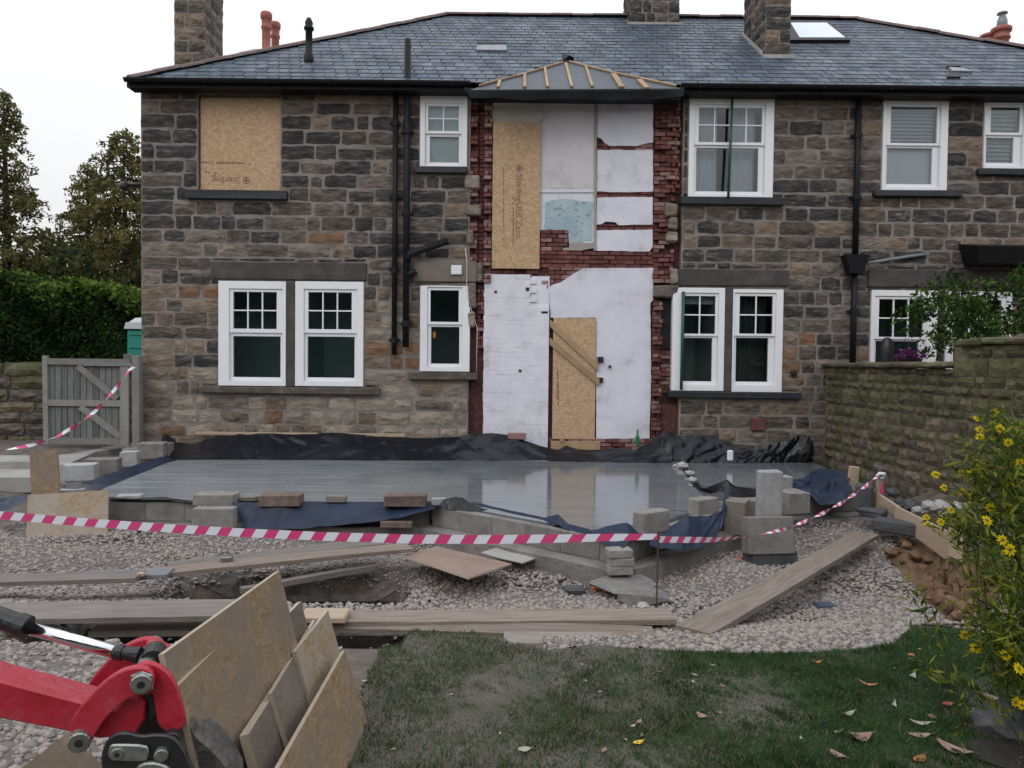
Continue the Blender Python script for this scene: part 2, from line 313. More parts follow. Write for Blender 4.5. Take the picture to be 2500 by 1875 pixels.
def npmesh(name, V, Q, mats, mi=None, smooth=False):
    """V (n,3) floats, Q (m,k) ints, all faces of one size"""
    me = bpy.data.meshes.new(name); n, k = Q.shape
    me.vertices.add(len(V)); me.vertices.foreach_set('co', np.ascontiguousarray(V, np.float32).ravel())
    me.loops.add(n*k); me.loops.foreach_set('vertex_index', np.ascontiguousarray(Q, np.int32).ravel())
    me.polygons.add(n); me.polygons.foreach_set('loop_start', np.arange(0, n*k, k, dtype=np.int32))
    me.polygons.foreach_set('loop_total', np.full(n, k, np.int32))
    for m in mats: me.materials.append(MATS[m])
    if mi is not None: me.polygons.foreach_set('material_index', np.ascontiguousarray(mi, np.int32))
    if smooth: me.polygons.foreach_set('use_smooth', np.ones(n, bool))
    me.update(calc_edges=True); return me
class MB:
    def __init__(s): s.V = []; s.F = []; s.mi = []; s.cur = 0
    def add(s, V, Fc):
        n = len(s.V); s.V += [Vector(v) for v in V]
        for f in Fc: s.F.append([i+n for i in f]); s.mi.append(s.cur)
        return s
    def mat(s, i): s.cur = i; return s
    def box(s, x0, x1, y0, y1, z0, z1):
        V = [(x0,y0,z0),(x1,y0,z0),(x1,y1,z0),(x0,y1,z0),(x0,y0,z1),(x1,y0,z1),(x1,y1,z1),(x0,y1,z1)]
        return s.add(V, [(0,3,2,1),(4,5,6,7),(0,1,5,4),(1,2,6,5),(2,3,7,6),(3,0,4,7)])
    def hexa(s, V): return s.add(V, [(0,3,2,1),(4,5,6,7),(0,1,5,4),(1,2,6,5),(2,3,7,6),(3,0,4,7)])
    def cbox(s, x0, x1, y0, y1, z0, z1, c=.006, M=None, jit=0):
        V, Fc = chamfer(x1-x0, y1-y0, z1-z0, c, jit); ce = Vector(((x0+x1)/2, (y0+y1)/2, (z0+z1)/2))
        V = [v+ce for v in V]
        if M: V = [M @ v for v in V]
        return s.add(V, Fc)
    def prism(s, pts, ext):
        """polygon (3D points) pushed along the vector ext"""
        n = len(pts); a = [Vector(p) for p in pts]; b = [p+Vector(ext) for p in a]
        return s.add(a+b, [tuple(range(n))[::-1], tuple(range(n, 2*n))] + [(i, (i+1) % n, n+(i+1) % n, n+i) for i in range(n)])
    def tube(s, pts, r, n=10, cap=True):
        pts = [Vector(p) for p in pts]; rs = r if isinstance(r, (list, tuple)) else [r]*len(pts); V = []; Fc = []
        for i, p in enumerate(pts):
            t = (pts[min(i+1, len(pts)-1)]-pts[max(i-1, 0)]).normalized()
            a = t.orthogonal().normalized() if i == 0 else (a - t*a.dot(t)).normalized()
            b = t.cross(a)
            for k in range(n):
                an = 2*math.pi*k/n; V.append(p+(a*math.cos(an)+b*math.sin(an))*rs[i])
        for i in range(len(pts)-1):
            for k in range(n): Fc.append((i*n+k, i*n+(k+1) % n, (i+1)*n+(k+1) % n, (i+1)*n+k))
        if cap: Fc += [tuple(range(n))[::-1], tuple(range((len(pts)-1)*n, len(pts)*n))]
        return s.add(V, Fc)
    def build(s, name, mats, parent=None, loc=None, smooth=False):
        if isinstance(mats, str): mats = [mats]
        po = Vector(loc) if loc is not None else origin(parent)
        me = meshdata(name, [v-po for v in s.V], s.F, mats, s.mi, smooth)
        return link(name, me, parent, po)
def chamfer(w, d, h, c, jit=0):
    V = []; idx = {}
    for sx in (-1, 1):
        for sy in (-1, 1):
            for sz in (-1, 1):
                j = Vector((random.uniform(-jit, jit), random.uniform(-jit, jit), random.uniform(-jit, jit)))
                for ax in range(3):
                    v = [sx*(w/2-c), sy*(d/2-c), sz*(h/2-c)]; v[ax] += (sx, sy, sz)[ax]*c
                    idx[(sx, sy, sz, ax)] = len(V); V.append(Vector(v)+j)
    Fc = []
    for s1 in (-1, 1):
        q = [(s1, -1, -1), (s1, 1, -1), (s1, 1, 1), (s1, -1, 1)]
        f = [idx[(*k, 0)] for k in q]; Fc.append(f if s1 > 0 else f[::-1])
        q = [(-1, s1, -1), (1, s1, -1), (1, s1, 1), (-1, s1, 1)]
        f = [idx[(*k, 1)] for k in q]; Fc.append(f[::-1] if s1 > 0 else f)
        q = [(-1, -1, s1), (1, -1, s1), (1, 1, s1), (-1, 1, s1)]
        f = [idx[(*k, 2)] for k in q]; Fc.append(f if s1 > 0 else f[::-1])
    for a in (-1, 1):
        for b in (-1, 1):
            Fc.append([idx[(a, b, -1, 0)], idx[(a, b, 1, 0)], idx[(a, b, 1, 1)], idx[(a, b, -1, 1)]])
            Fc.append([idx[(a, -1, b, 0)], idx[(a, 1, b, 0)], idx[(a, 1, b, 2)], idx[(a, -1, b, 2)]])
            Fc.append([idx[(-1, a, b, 1)], idx[(1, a, b, 1)], idx[(1, a, b, 2)], idx[(-1, a, b, 2)]])
            for c_ in (-1, 1): Fc.append([idx[(a, b, c_, k)] for k in range(3)])
    # orient outwards
    for f in Fc:
        ce = sum((V[i] for i in f), Vector())/len(f); n = (V[f[1]]-V[f[0]]).cross(V[f[2]]-V[f[1]])
        if n.dot(ce) < 0: f.reverse()
    return V, Fc
# unit stones (front face towards -Y) and unit bricks / slates shared by all pieces
UNIT = {}
def unit_stone(k, m):
    key = ('stone', k, m)
    if key in UNIT: return UNIT[key]
    r = random.Random(100+k); nx, nz = 5, 3; V = []; Fc = []
    for j in range(nz):
        for i in range(nx):
            e = i in (0, nx-1) or j in (0, nz-1)
            x = -.5+i/(nx-1); z = -.5+j/(nz-1)
            if e: x += r.uniform(-.03, .03); z += r.uniform(-.07, .07); y = -r.uniform(.02, .3)
            else: x += r.uniform(-.07, .07); z += r.uniform(-.16, .16); y = -r.uniform(.55, 1.)
            
            if i in (0, nx-1) and j in (0, nz-1): x *= r.uniform(.93, .99); z *= r.uniform(.86, .98)
            V.append((x, y, z))
    for j in range(nz-1):
        for i in range(nx-1):
            a = j*nx+i; Fc.append((a, a+1, a+nx+1, a+nx))
    ring = list(range(nx)) + [nx-1+nx*j for j in range(1, nz)] + [nx*(nz-1)+i for i in range(nx-2, -1, -1)] + [nx*j for j in range(nz-2, 0, -1)]
    n0 = len(V)
    for i in ring: V.append((V[i][0], 1., V[i][2]))
    for k_ in range(len(ring)):
        k2 = (k_+1) % len(ring); Fc.append((ring[k2], ring[k_], n0+k_, n0+k2))
    UNIT[key] = meshdata('stone', V, Fc, [m]); return UNIT[key]
def unit_box(kind, m, c=.03, jit=.0, k=0):
    key = (kind, m, k)
    if key in UNIT: return UNIT[key]
    st = random.getstate(); random.seed(300+k); V, Fc = chamfer(1, 1, 1, c, jit); random.setstate(st)
    UNIT[key] = meshdata(kind, V, Fc, [m]); return UNIT[key]
def piece(name, me, parent, loc, scale, rot=None):
    o = link(name, me, parent, loc); o.scale = scale
    if rot is not None: o.rotation_euler = rot
    return o
def joined(name, items, parent, kind='stuff'):
    """many placed unit meshes joined into one real mesh: items = (mesh, loc, scale, euler or None)"""
    V = []; Fc = []; mi = []; mats = []; po = origin(parent)
    for me, loc, s, rot in items:
        mm = Matrix.LocRotScale(Vector(loc)-po, rot.to_quaternion() if rot is not None else None, Vector(s)); n = len(V)
        mn = me.materials[0].name
        if mn not in mats: mats.append(mn)
        k = mats.index(mn)
        V += [mm @ v.co for v in me.vertices]
        for p in me.polygons: Fc.append([i+n for i in p.vertices]); mi.append(k)
    if not V: return
    o = link(name, meshdata(name, V, Fc, mats, mi), parent); o['kind'] = kind; return o
def pieces(name, items, parent, limit, seen):
    """the pieces that show largest become objects, the rest one mesh"""
    items = sorted(items, key=seen, reverse=True)
    for me, loc, s, rot in items[:limit]: piece(name, me, parent, loc, s, rot)
    if len(items) > limit: joined(name+'_remainder', items[limit:], parent)
def grid_sheet(A, B, nu, nv, fn=None):
    """surface between two polylines (lists of 3D points), resampled"""
    def samp(L, t):
        L = [Vector(p) for p in L]; d = [0]
        for i in range(len(L)-1): d.append(d[-1]+(L[i+1]-L[i]).length)
        s = t*d[-1]
        for i in range(len(L)-1):
            if s <= d[i+1] or i == len(L)-2:
                return L[i].lerp(L[i+1], (s-d[i])/max(1e-6, d[i+1]-d[i]))
    V = []
    for i in range(nu+1):
        a, b = samp(A, i/nu), samp(B, i/nu)
        for j in range(nv+1):
            p = a.lerp(b, j/nv)
            if fn: p = p + Vector(fn(i/nu, j/nv, p))
            V.append(p)
    Fc = [(i*(nv+1)+j, (i+1)*(nv+1)+j, (i+1)*(nv+1)+j+1, i*(nv+1)+j+1) for i in range(nu) for j in range(nv)]
    return V, Fc
# ================================================================== ground
def axis_pts(segs):
    o = []
    for a, b, n in segs: o += list(np.linspace(a, b, n, endpoint=False))
    return np.array(o+[segs[-1][1]])
gx = axis_pts([(-400, -30, 8), (-30, -9, 14), (-9, -5, 40), (-5, 5, 150), (5, 9, 30), (9, 40, 12), (40, 400, 8)])
gy = axis_pts([(-300, -20, 6), (-20, -1, 12), (-1, 3.5, 30), (3.5, 10, 130), (10, 14, 30), (14, 40, 16), (40, 600, 10)])
X, Y = np.meshgrid(gx, gy, indexing='ij'); Z = hgt(X, Y)-.012
nxg, nyg = X.shape; I = np.arange(nxg*nyg).reshape(nxg, nyg)
Q = np.stack([I[:-1, :-1], I[1:, :-1], I[1:, 1:], I[:-1, 1:]], -1).reshape(-1, 4)
me = npmesh('ground', np.stack([X, Y, Z], -1).reshape(-1, 3), Q, ['soil'], smooth=True)
tag(link('ground', me), 'bare trampled soil around the building works', kind='structure')
# orange dug soil, a sheet just above the ground on the right
V = []; Fc = []
opx = [(2160, 1345), (2230, 1330), (2310, 1330), (2380, 1350), (2420, 1400), (2440, 1470), (2400, 1530), (2330, 1530), (2300, 1500), (2260, 1470), (2200, 1410)]
oc = [GT(u, v) for u, v in opx]; cx_ = sum(p.x for p in oc)/len(oc); cy_ = sum(p.y for p in oc)/len(oc)
nr = 20; na = 80
for i in range(na):
    a = i/na*len(oc); k = int(a); p = oc[k].lerp(oc[(k+1) % len(oc)], a-k)
    for j in range(nr+1):
        t = j/nr; jit = random.uniform(-.06, .06) if j == nr else 0
        x = cx_+(p.x-cx_)*(t+jit); y = cy_+(p.y-cy_)*(t+jit)
        V.append((x, y, H(x, y)+.012+(random.uniform(0, .09)+.06*math.sin(9*x)*math.sin(7*y+1))*(1-t**3)))
for i in range(na):
    for j in range(nr): a, b = i*(nr+1)+j, ((i+1) % na)*(nr+1)+j; Fc.append((a, a+1, b+1, b))
tag(link('soil_patch', meshdata('soil_patch', V, Fc, ['orange_soil'], smooth=True)), 'patch of freshly dug orange brown soil beside the garden wall', kind='structure')
# lawn sheet with its own soil
LE = [(-.80, 2.0), (-.70, 3.0)]
lawn_edge_px = [(880, 1590), (905, 1562), (950, 1535), (1050, 1537), (1150, 1545), (1260, 1572), (1350, 1592), (1420, 1582), (1480, 1584), (1600, 1590), (1700, 1594), (1800, 1600), (1900, 1598), (2000, 1597), (2090, 1590), (2180, 1578), (2215, 1545), (2250, 1525), (2330, 1535), (2420, 1560), (2500, 1560)]
lep = [GT(u, v) for u, v in lawn_edge_px]
ex = np.array([p.x for p in lep] + [3.6, 6, 12]); ey = np.array([p.y for p in lep] + [4.2, 4.0, 3.8])
def lawn_far(x): return np.interp(x, ex, ey)
lx = np.linspace(-.66, 9, 180); tt = np.linspace(0, 1, 60)
V = np.zeros((len(lx), len(tt), 3))
for i, x in enumerate(lx):
    yf = lawn_far(x)+random.uniform(-.02, .02); ys = -6+(yf+6)*(1-(1-tt)**2.2)
    V[i, :, 0] = x; V[i, :, 1] = ys; V[i, :, 2] = hgt(x, ys)+.006+.012*np.sin(5*x+2)*np.sin(4*ys)
    V[i, -1, 2] -= .03
I = np.arange(V.shape[0]*V.shape[1]).reshape(V.shape[:2]); Q = np.stack([I[:-1, :-1], I[1:, :-1], I[1:, 1:], I[:-1, 1:]], -1).reshape(-1, 4)
tag(link('lawn', npmesh('lawn', V.reshape(-1, 3), Q, ['lawn_soil'], smooth=True)), 'worn muddy lawn in the foreground', kind='structure')
# concrete path by the gate
def poly_slab(name, pts, z, th, m, label, n=0):
    mb = MB(); mb.prism([(p[0], p[1], z-th) for p in pts], (0, 0, th)); o = mb.build(name, [m]); return tag(o, label, kind='structure')
pp = [G(-260, 1128, .12), G(70, 1128, .12), G(160, 1135, .12), G(235, 1102, .12), G(345, 1087, .12), G(345, 1076, .12), G(-260, 1066, .12)]
poly_slab('path', [(p.x, p.y) for p in pp], .12, .3, 'concrete_path', 'pale concrete path running past the wooden gate')
pp = [G(-260, 1166, .02), G(78, 1166, .02), G(78, 1130, .02), G(-260, 1130, .02)]
poly_slab('path_edge', [(p.x, p.y) for p in pp], .02, .2, 'concrete_path', 'pale concrete edge strip below the path')
# lining of the two trenches, their deep shade painted in as near-black colour
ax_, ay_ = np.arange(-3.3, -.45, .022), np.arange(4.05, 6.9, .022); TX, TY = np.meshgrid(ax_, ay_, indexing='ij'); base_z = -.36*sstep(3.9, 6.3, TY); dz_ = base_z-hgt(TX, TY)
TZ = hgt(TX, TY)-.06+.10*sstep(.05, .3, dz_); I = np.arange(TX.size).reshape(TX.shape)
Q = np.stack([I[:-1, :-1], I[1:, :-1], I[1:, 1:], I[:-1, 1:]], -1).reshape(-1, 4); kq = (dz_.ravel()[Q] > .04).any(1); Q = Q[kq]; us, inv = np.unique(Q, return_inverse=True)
tag(link('trench_shade_bed', npmesh('trench_shade_bed', np.stack([TX, TY, TZ], -1).reshape(-1, 3)[us], inv.reshape(-1, 4), ['dark_soil_and_shade'], smooth=True)), 'near-black lining in the trenches under the boards, shade put into its colour', kind='structure')
# slab of wet concrete
SLAB = [(-5.25, 12.32), (2.72, 12.32), (2.36, 9.6), (2.28, 8.3), (.95, 6.78), (-.85, 8.28), (-4.85, 8.28), (-5.2, 9.3)]
poly_slab('concrete_slab', SLAB, .05, .2, 'wet_concrete', 'freshly poured wet concrete floor slab reflecting the house')
SLAB2 = [(2.84, 12.32), (5.0, 12.32), (4.75, 9.6), (2.5, 9.75)]
poly_slab('concrete_slab', SLAB2, .03, .2, 'wet_concrete', 'smaller wet concrete slab by the garden wall')
def inpoly(x, y, poly):
    c = np.zeros(x.shape, bool); n = len(poly); j = n-1
    for i in range(n):
        xi, yi = poly[i][:2]; xj, yj = poly[j][:2]
        c ^= ((yi > y) != (yj > y)) & (x < (xj-xi)*(y-yi)/(yj-yi+1e-12)+xi); j = i
    return c
# ------------------------------------------------------------------ gravel: small broken stones
def ico():
    t = (1+5**.5)/2; v = np.array([(-1, t, 0), (1, t, 0), (-1, -t, 0), (1, -t, 0), (0, -1, t), (0, 1, t), (0, -1, -t), (0, 1, -t), (t, 0, -1), (t, 0, 1), (-t, 0, -1), (-t, 0, 1)], float)
    f = np.array([(0,11,5),(0,5,1),(0,1,7),(0,7,10),(0,10,11),(1,5,9),(5,11,4),(11,10,2),(10,7,6),(7,1,8),(3,9,4),(3,4,2),(3,2,6),(3,6,8),(3,8,9),(4,9,5),(2,4,11),(6,2,10),(8,6,7),(9,8,1)])
    return v/np.linalg.norm(v[0]), f
IV, IF = ico()
def stones(x, y, z, r, flat=.65):
    n = len(x); V = IV[None]*(1+rng.uniform(-.38, .34, (n, 12, 1)))
    s = r[:, None]*np.stack([rng.uniform(.8, 1.35, n), rng.uniform(.7, 1.1, n), flat*rng.uniform(.7, 1.2, n)], -1)
    V = V*s[:, None, :]; a = rng.uniform(0, 6.28, n); b = rng.uniform(-.5, .5, n)
    c, s_ = np.cos(b)[:, None], np.sin(b)[:, None]; yy, zz = V[..., 1]*c-V[..., 2]*s_, V[..., 1]*s_+V[..., 2]*c
    V = np.stack([V[..., 0], yy, zz], -1); c, s_ = np.cos(a)[:, None], np.sin(a)[:, None]
    xx, yy = V[..., 0]*c-V[..., 1]*s_, V[..., 0]*s_+V[..., 1]*c
    V = np.stack([xx+x[:, None], yy+y[:, None], V[..., 2]+z[:, None]], -1)
    Fq = IF[None]+(np.arange(n)*12)[:, None, None]
    return V.reshape(-1, 3), Fq.reshape(-1, 3)
N = 104000
x = rng.uniform(-5.6, 5.0, N); y = 2.6+7.6*rng.uniform(0, 1, N)**1.15
keep = (y > np.where(x > -.66, lawn_far(x)+.02, 2.6)) & (np.abs(x) < .74*y+.4)
for poly in (SLAB, SLAB2): keep &= ~inpoly(x, y, poly)
keep &= ~inpoly(x, y, [(p.x, p.y) for p in oc])
keep &= ~((y < 5.3) & (x > -.95) & (x < .2) & (y < 4.95))          # bare strip beside the lawn
keep &= ~((y > 8.3) & (x > -5.3) & (x < -.5))
dens = .72+.3*np.sin(1.3*x+.5)*np.sin(1.7*y)
tr = (hgt(x, y) < -.46); keep &= ~tr
keep &= rng.uniform(0, 1, N) < dens+.25
bx_, by_ = np.meshgrid(np.arange(-5.7, 5.2, .08), np.arange(2.5, 10.3, .08), indexing='ij')
cxx, cyy = bx_.ravel()+.04, by_.ravel()+.04
kb = (cyy > np.where(cxx > -.72, lawn_far(cxx)+.05, 2.4)) & ~((cyy < 4.95) & (cxx > -.95) & (cxx < .2)) & (hgt(cxx, cyy) > -.46)
for poly in (SLAB, SLAB2): kb &= ~inpoly(cxx, cyy, poly)
kb &= ~inpoly(cxx, cyy, [(p.x, p.y) for p in oc]); cxx, cyy = cxx[kb], cyy[kb]
V = np.stack([np.stack([cxx+a, cyy+b, hgt(cxx+a, cyy+b)+.003], -1) for a, b in ((-.04, -.04), (.04, -.04), (.04, .04), (-.04, .04))], 1).reshape(-1, 3)
tag(link('gravel_bed', npmesh('gravel_bed', V, np.arange(len(V)).reshape(-1, 4), ['gravel_bed'], smooth=True)), 'dusty bed of fines under the crushed stone', kind='structure')
x, y = x[keep], y[keep]; r = .0095+.0155*rng.uniform(0, 1, len(x))**1.8+.016*(rng.uniform(0, 1, len(x)) < .012)
gz = hgt(x, y)+r*.25+.05*np.clip(np.sin(2.1*x+1)*np.sin(2.9*y+.4), 0, 1)*(y > 5)
V, Fq = stones(x, y, gz, r); mi = np.repeat(rng.choice(4, len(x), p=[.4, .22, .26, .12]), 20)
tag(link('gravel', npmesh('gravel', V, Fq, ['gravel_a', 'gravel_b', 'gravel_c', 'gravel_d'], mi)), 'loose grey brown crushed stone spread around the new foundations', kind='stuff')
# ------------------------------------------------------------------ grass blades
N = 820000
x = rng.uniform(-.72, 4.6, N); y = 2.1+2.8*rng.uniform(0, 1, N)
n1 = (np.sin(2.1*x+1.3*np.sin(1.7*y+.5))*np.sin(2.6*y+.9*np.sin(2.3*x))+.6*np.sin(7.3*x+2*y)*np.sin(6.1*y-3*x+1)+.35*np.sin(17*x+1)*np.sin(15*y+2))
green = .42+.36*sstep(.2, 1.7, x)-.1*sstep(3.8, 4.3, y)+.32*n1
keep = (y < lawn_far(x)-.01) & (np.abs(x) < .9*y+.5) & (rng.uniform(0, 1, N) < np.clip(green, .16, 1)) & (rng.uniform(0, 1, N) < 1.15-.12*y)
x, y = x[keep], y[keep]; n = len(x); h = rng.uniform(.010, .028, n)*(1+.3*sstep(0, 2, x)); wd = rng.uniform(.0016, .0032, n); a = rng.uniform(0, 6.28, n)
h *= .75+.75*np.clip(np.sin(23*x+5*np.sin(9*y))*np.sin(19*y+4*np.sin(11*x)), 0, 1)*rng.uniform(.4, 1.6, n); lean = rng.uniform(.1, 1.1, n); la = rng.uniform(0, 6.28, n); z = hgt(x, y)+.004
bx, by = np.cos(a)*wd, np.sin(a)*wd; tx, ty = np.cos(la)*h*lean, np.sin(la)*h*lean
V = np.stack([np.stack([x-bx, y-by, z], -1), np.stack([x+bx, y+by, z], -1), np.stack([x+tx*.5+bx*.8, y+ty*.5+by*.8, z+h*.6], -1), np.stack([x+tx, y+ty, z+h], -1)], 1)
Q = np.arange(n*4).reshape(n, 4); dry = .42-.3*sstep(-.2, 1.6, x); u_ = rng.uniform(0, 1, n); mi = np.where(u_ < dry, 2, np.where(u_ < dry+(1-dry)*.55, 0, 1))
tag(link('grass', npmesh('grass', V.reshape(-1, 3), Q, ['grass_a', 'grass_b', 'grass_dry'], mi)), 'short patchy grass growing on the muddy lawn', kind='stuff')

N = 5200; x = rng.uniform(-.66, 2.6, N); y = rng.uniform(2.5, 4.6, N); k_ = (y < lawn_far(x)-.03) & (rng.uniform(0, 1, N) < .9-.32*x) & (np.sin(3.1*x+1)*np.sin(3.7*y)+.5*np.sin(9*x+4*y) > -.35); x, y = x[k_], y[k_]
V, Fq = stones(x, y, hgt(x, y)+.004, .003+.009*rng.uniform(0, 1, len(x))**2.5, .6)
tag(link('mud_crumbs', npmesh('mud_crumbs', V, Fq, ['lawn_soil'])), 'crumbs of trodden mud on the worn part of the lawn', kind='stuff')
# ================================================================== houses
YF = 12.5
def FP(u, v): p = P(u, v, YF); return p.x, p.z
def FR(u0, u1, v0, v1):
    vm, um = (v0+v1)/2, (u0+u1)/2
    return FP(u0, vm)[0], FP(u1, vm)[0], FP(um, v1)[1], FP(um, v0)[1]
XL, XS, XR = -6.22, 5.74, 12.05
ZB, ZT = -.15, 6.08
house = thing('stone_house', 'stone house with boarded openings and a tall white and brick patch of exposed inner wall', 'house', (0, 12.5, .15))
neigh = thing('stone_house', 'neighbouring stone house at the right edge, behind the mossy garden wall', 'house', (8.9, 12.5, .15))
HS = lambda x: house if x < XS else neigh
WIN = []   # (rect, pane groups ...)
OPEN = []  # rects the stones keep clear of
HOLES = [] # rects cut through the wall
def ring(mb, x0, x1, z0, z1, a0, a1, b0, b1, yf, yb):
    mb.cbox(x0, a0, yf, yb, z0, z1, .004); mb.cbox(a1, x1, yf, yb, z0, z1, .004)
    mb.cbox(a0, a1, yf+.001, yb, b1, z1, .004); mb.cbox(a0, a1, yf+.001, yb, z0, b0, .004)
def window(outer, up, nx, nz, low, glass='glass', room='room_dark', extra=None, label=None):
    x0, x1, z0, z1 = FR(*outer); root = HS(x0)
    OPEN.append((x0, x1, z0, z1)); HOLES.append((x0+.02, x1-.02, z0+.02, z1-.02, room, root))
    ua, ub, uc, ud = FR(*up); la, lb, lc, ld = FR(*low)
    e = .05
    win = link('window', None, root, (x0, 12.47, z0))
    if label: win['label'] = label
    mb = MB(); ia, ib = min(ua, la)-e, max(ub, lb)+e; ring(mb, x0, x1, z0, z1, ia, ib, lc-e*1.25, ud+e, 12.462, 12.60)
    mb.build('frame', 'white_upvc', win)
    zm = (uc+ld)/2
    mb = MB(); ring(mb, ia+.002, ib-.002, zm-.004, ud+e-.002, ua, ub, uc, ud, 12.485, 12.55)
    mb.build('upper_sash', 'white_upvc', win)
    mb = MB(); ring(mb, ia+.002, ib-.002, lc-e*1.25+.002, zm+.0, la, lb, lc, ld, 12.515, 12.585)
    mb.build('lower_sash', 'white_upvc', win)
    # glazing bars and panes
    bw = .011
    for i in range(1, nx):
        xx = ua+(ub-ua)*i/nx; mb = MB(); mb.cbox(xx-bw, xx+bw, 12.492, 12.53, uc, ud, .003); mb.build('glazing_bar', 'white_upvc', win)
    for j in range(1, nz):
        zz = uc+(ud-uc)*j/nz; mb = MB(); mb.cbox(ua, ub, 12.494, 12.528, zz-bw, zz+bw, .003); mb.build('glazing_bar', 'white_upvc', win)
    for i in range(nx):
        for j in range(nz):
            a, b = ua+(ub-ua)*i/nx+bw*(i > 0), ua+(ub-ua)*(i+1)/nx-bw*(i < nx-1); c, d = uc+(ud-uc)*j/nz+bw*(j > 0), uc+(ud-uc)*(j+1)/nz-bw*(j < nz-1)
            mb = MB(); mb.box(a, b, 12.512, 12.517, c, d); mb.build('pane', glass, win)
    mb = MB(); mb.box(la, lb, 12.545, 12.55, lc, ld); mb.build('pane', glass, win)
    if extra: extra(win, (ua, ub, uc, ud), (la, lb, lc, ld))
    return win
def sill(px, m='slate_sill', proud=.10):
    x0, x1, z0, z1 = FR(*px); OPEN.append((x0, x1, z0, z1)); mb = MB(); mb.cbox(x0, x1, 12.5-proud, 12.6, z0, z1, .012, jit=.006); return mb.build('window_sill', m, HS(x0))
def lintel(px, m='lintel_stone'):
    x0, x1, z0, z1 = FR(*px); OPEN.append((x0, x1, z0, z1)); mb = MB(); mb.cbox(x0, x1, 12.455, 12.6, z0, z1, .015, jit=.008); return mb.build('lintel', m, HS(x0))
# interior dressings
def hang(m, y, top=True, low=True, frac=1.0, name='blind'):
    def fn(win, U, L):
        a, b = min(U[0], L[0])-.03, max(U[1], L[1])+.03
        z1 = U[3]+.03; z0 = L[2]-.03
        if not low: z0 = U[3]-(U[3]-U[2])*frac
        if not top: z1 = L[3]
        mb = MB(); mb.box(a, b, y, y+.012, z0, z1); mb.build(name, m, win)
    return fn
def curtains(win, U, L):
    for s in (0, 1):
        a = L[0]-.03+s*(L[1]-L[0])*.62; b = a+(L[1]-L[0])*.42; mb = MB(); n = 26; V = []; Fc = []
        for i in range(n+1):
            x = a+(b-a)*i/n; yy = 12.75+.03*math.sin(i*1.3)+.01*math.sin(i*2.9)
            V += [(x, yy, L[2]-.05), (x, yy, U[3]+.05)]
        for i in range(n): Fc.append((2*i, 2*i+2, 2*i+3, 2*i+1))
        mb.add(V, Fc); mb.build('curtain', 'blind_white', win, smooth=True)
def dark_curtain(win, U, L):
    n = 40; V = []; Fc = []; mb = MB()
    for i in range(n+1):
        x = L[0]-.03+(L[1]-L[0]+.06)*i/n; yy = 12.75+.03*math.sin(i*1.1); V += [(x, yy, L[2]-.05), (x, yy, U[3]+.05)]
    for i in range(n): Fc.append((2*i, 2*i+2, 2*i+3, 2*i+1))
    mb.add(V, Fc); mb.build('curtain', 'curtain_dark', win, smooth=True)
def slats(m, y=12.62, upper=True):
    def fn(win, U, L):
        for (a, b, c, d) in ([U, L] if upper else [L]):
            n = int((d-c)/.06)
            for k in range(n):
                z = c+(k+.5)*(d-c)/n; mb = MB(); mb.add([(a-.02, y, z-.026), (b+.02, y, z-.026), (b+.02, y+.03, z+.03), (a-.02, y+.03, z+.03), (a-.02, y+.006, z-.03), (b+.02, y+.006, z-.03), (b+.02, y+.036, z+.026), (a-.02, y+.036, z+.026)], [(0,1,2,3), (7,6,5,4), (0,4,5,1), (3,2,6,7)])
                mb.build('shutter_slat', m, win)
    return fn
def lamp_glow(win, U, L):
    p = P(1060, 817, 12.7); mb = MB(); V, Fq = [], []
    mb.add([tuple(np.array(v)*np.array((.03, .02, .075))+np.array((p.x, 12.72, p.z))) for v in IV], [tuple(f) for f in IF]); mb.build('lamp_glow', 'warm_bulb', win)
window((535, 699, 687, 942), (570, 676, 713, 803), 3, 2, (568, 684, 821, 921))
window((722, 888, 688, 943), (753, 859, 714, 804), 3, 2, (750, 865, 822, 922))
window((1026, 1141, 236, 408), (1046, 1120, 260, 320), 2, 2, (1049, 1120, 333, 396), extra=hang('frosted', 12.60, name='frosted_film'))
window((1026, 1147, 698, 907), (1051, 1120, 709, 786), 1, 1, (1052, 1121, 798, 888), extra=lamp_glow)
window((1681, 1887, 236, 483), (1706, 1860, 264, 348), 4, 2, (1700, 1852, 361, 467), glass='glass_clear', room='room_mid', extra=curtains)
window((1640, 1767, 703, 954), (1670, 1746, 723, 815), 2, 2, (1667, 1739, 825, 931), extra=hang('blind', 12.63, low=False, frac=.2))
window((1787, 1909, 707, 957), (1805, 1886, 723, 815), 2, 2, (1797, 1876, 825, 932), extra=dark_curtain)
window((2153, 2311, 248, 467), (2174, 2287, 261, 350), 1, 1, (2166, 2277, 361, 449), glass='glass_clear', extra=lambda w_, U, L: (hang('blind_white', 12.62, top=False)(w_, U, L), slats('blind', 12.62)(w_, U, (0, 0, 0, 0))))
window((2400, 2512, 252, 413), (2418, 2489, 262, 324), 1, 1, (2409, 2476, 336, 397), extra=slats('blind'))
window((2123, 2284, 709, 968), (2145, 2253, 731, 823), 3, 2, (2138, 2243, 833, 945))
window((2306, 2466, 712, 970), (2328, 2444, 733, 825), 3, 2, (2328, 2444, 835, 947))
sill((456, 704, 467, 489)); sill((1013, 1141, 410, 425)); sill((1660, 1912, 483, 502)); sill((2129, 2344, 467, 483)); sill((2382, 2540, 415, 430))
sill((490, 930, 945, 961), 'sill_stone'); sill((1000, 1165, 910, 927), 'sill_stone'); sill((1629, 1952, 957, 972), 'slate_sill'); sill((2100, 2500, 970, 984), 'sill_stone')
lintel((515, 896, 640, 684)); lintel((1008, 1163, 639, 690), 'lintel_pale'); lintel((1656, 1925, 658, 699)); lintel((2116, 2490, 660, 704))
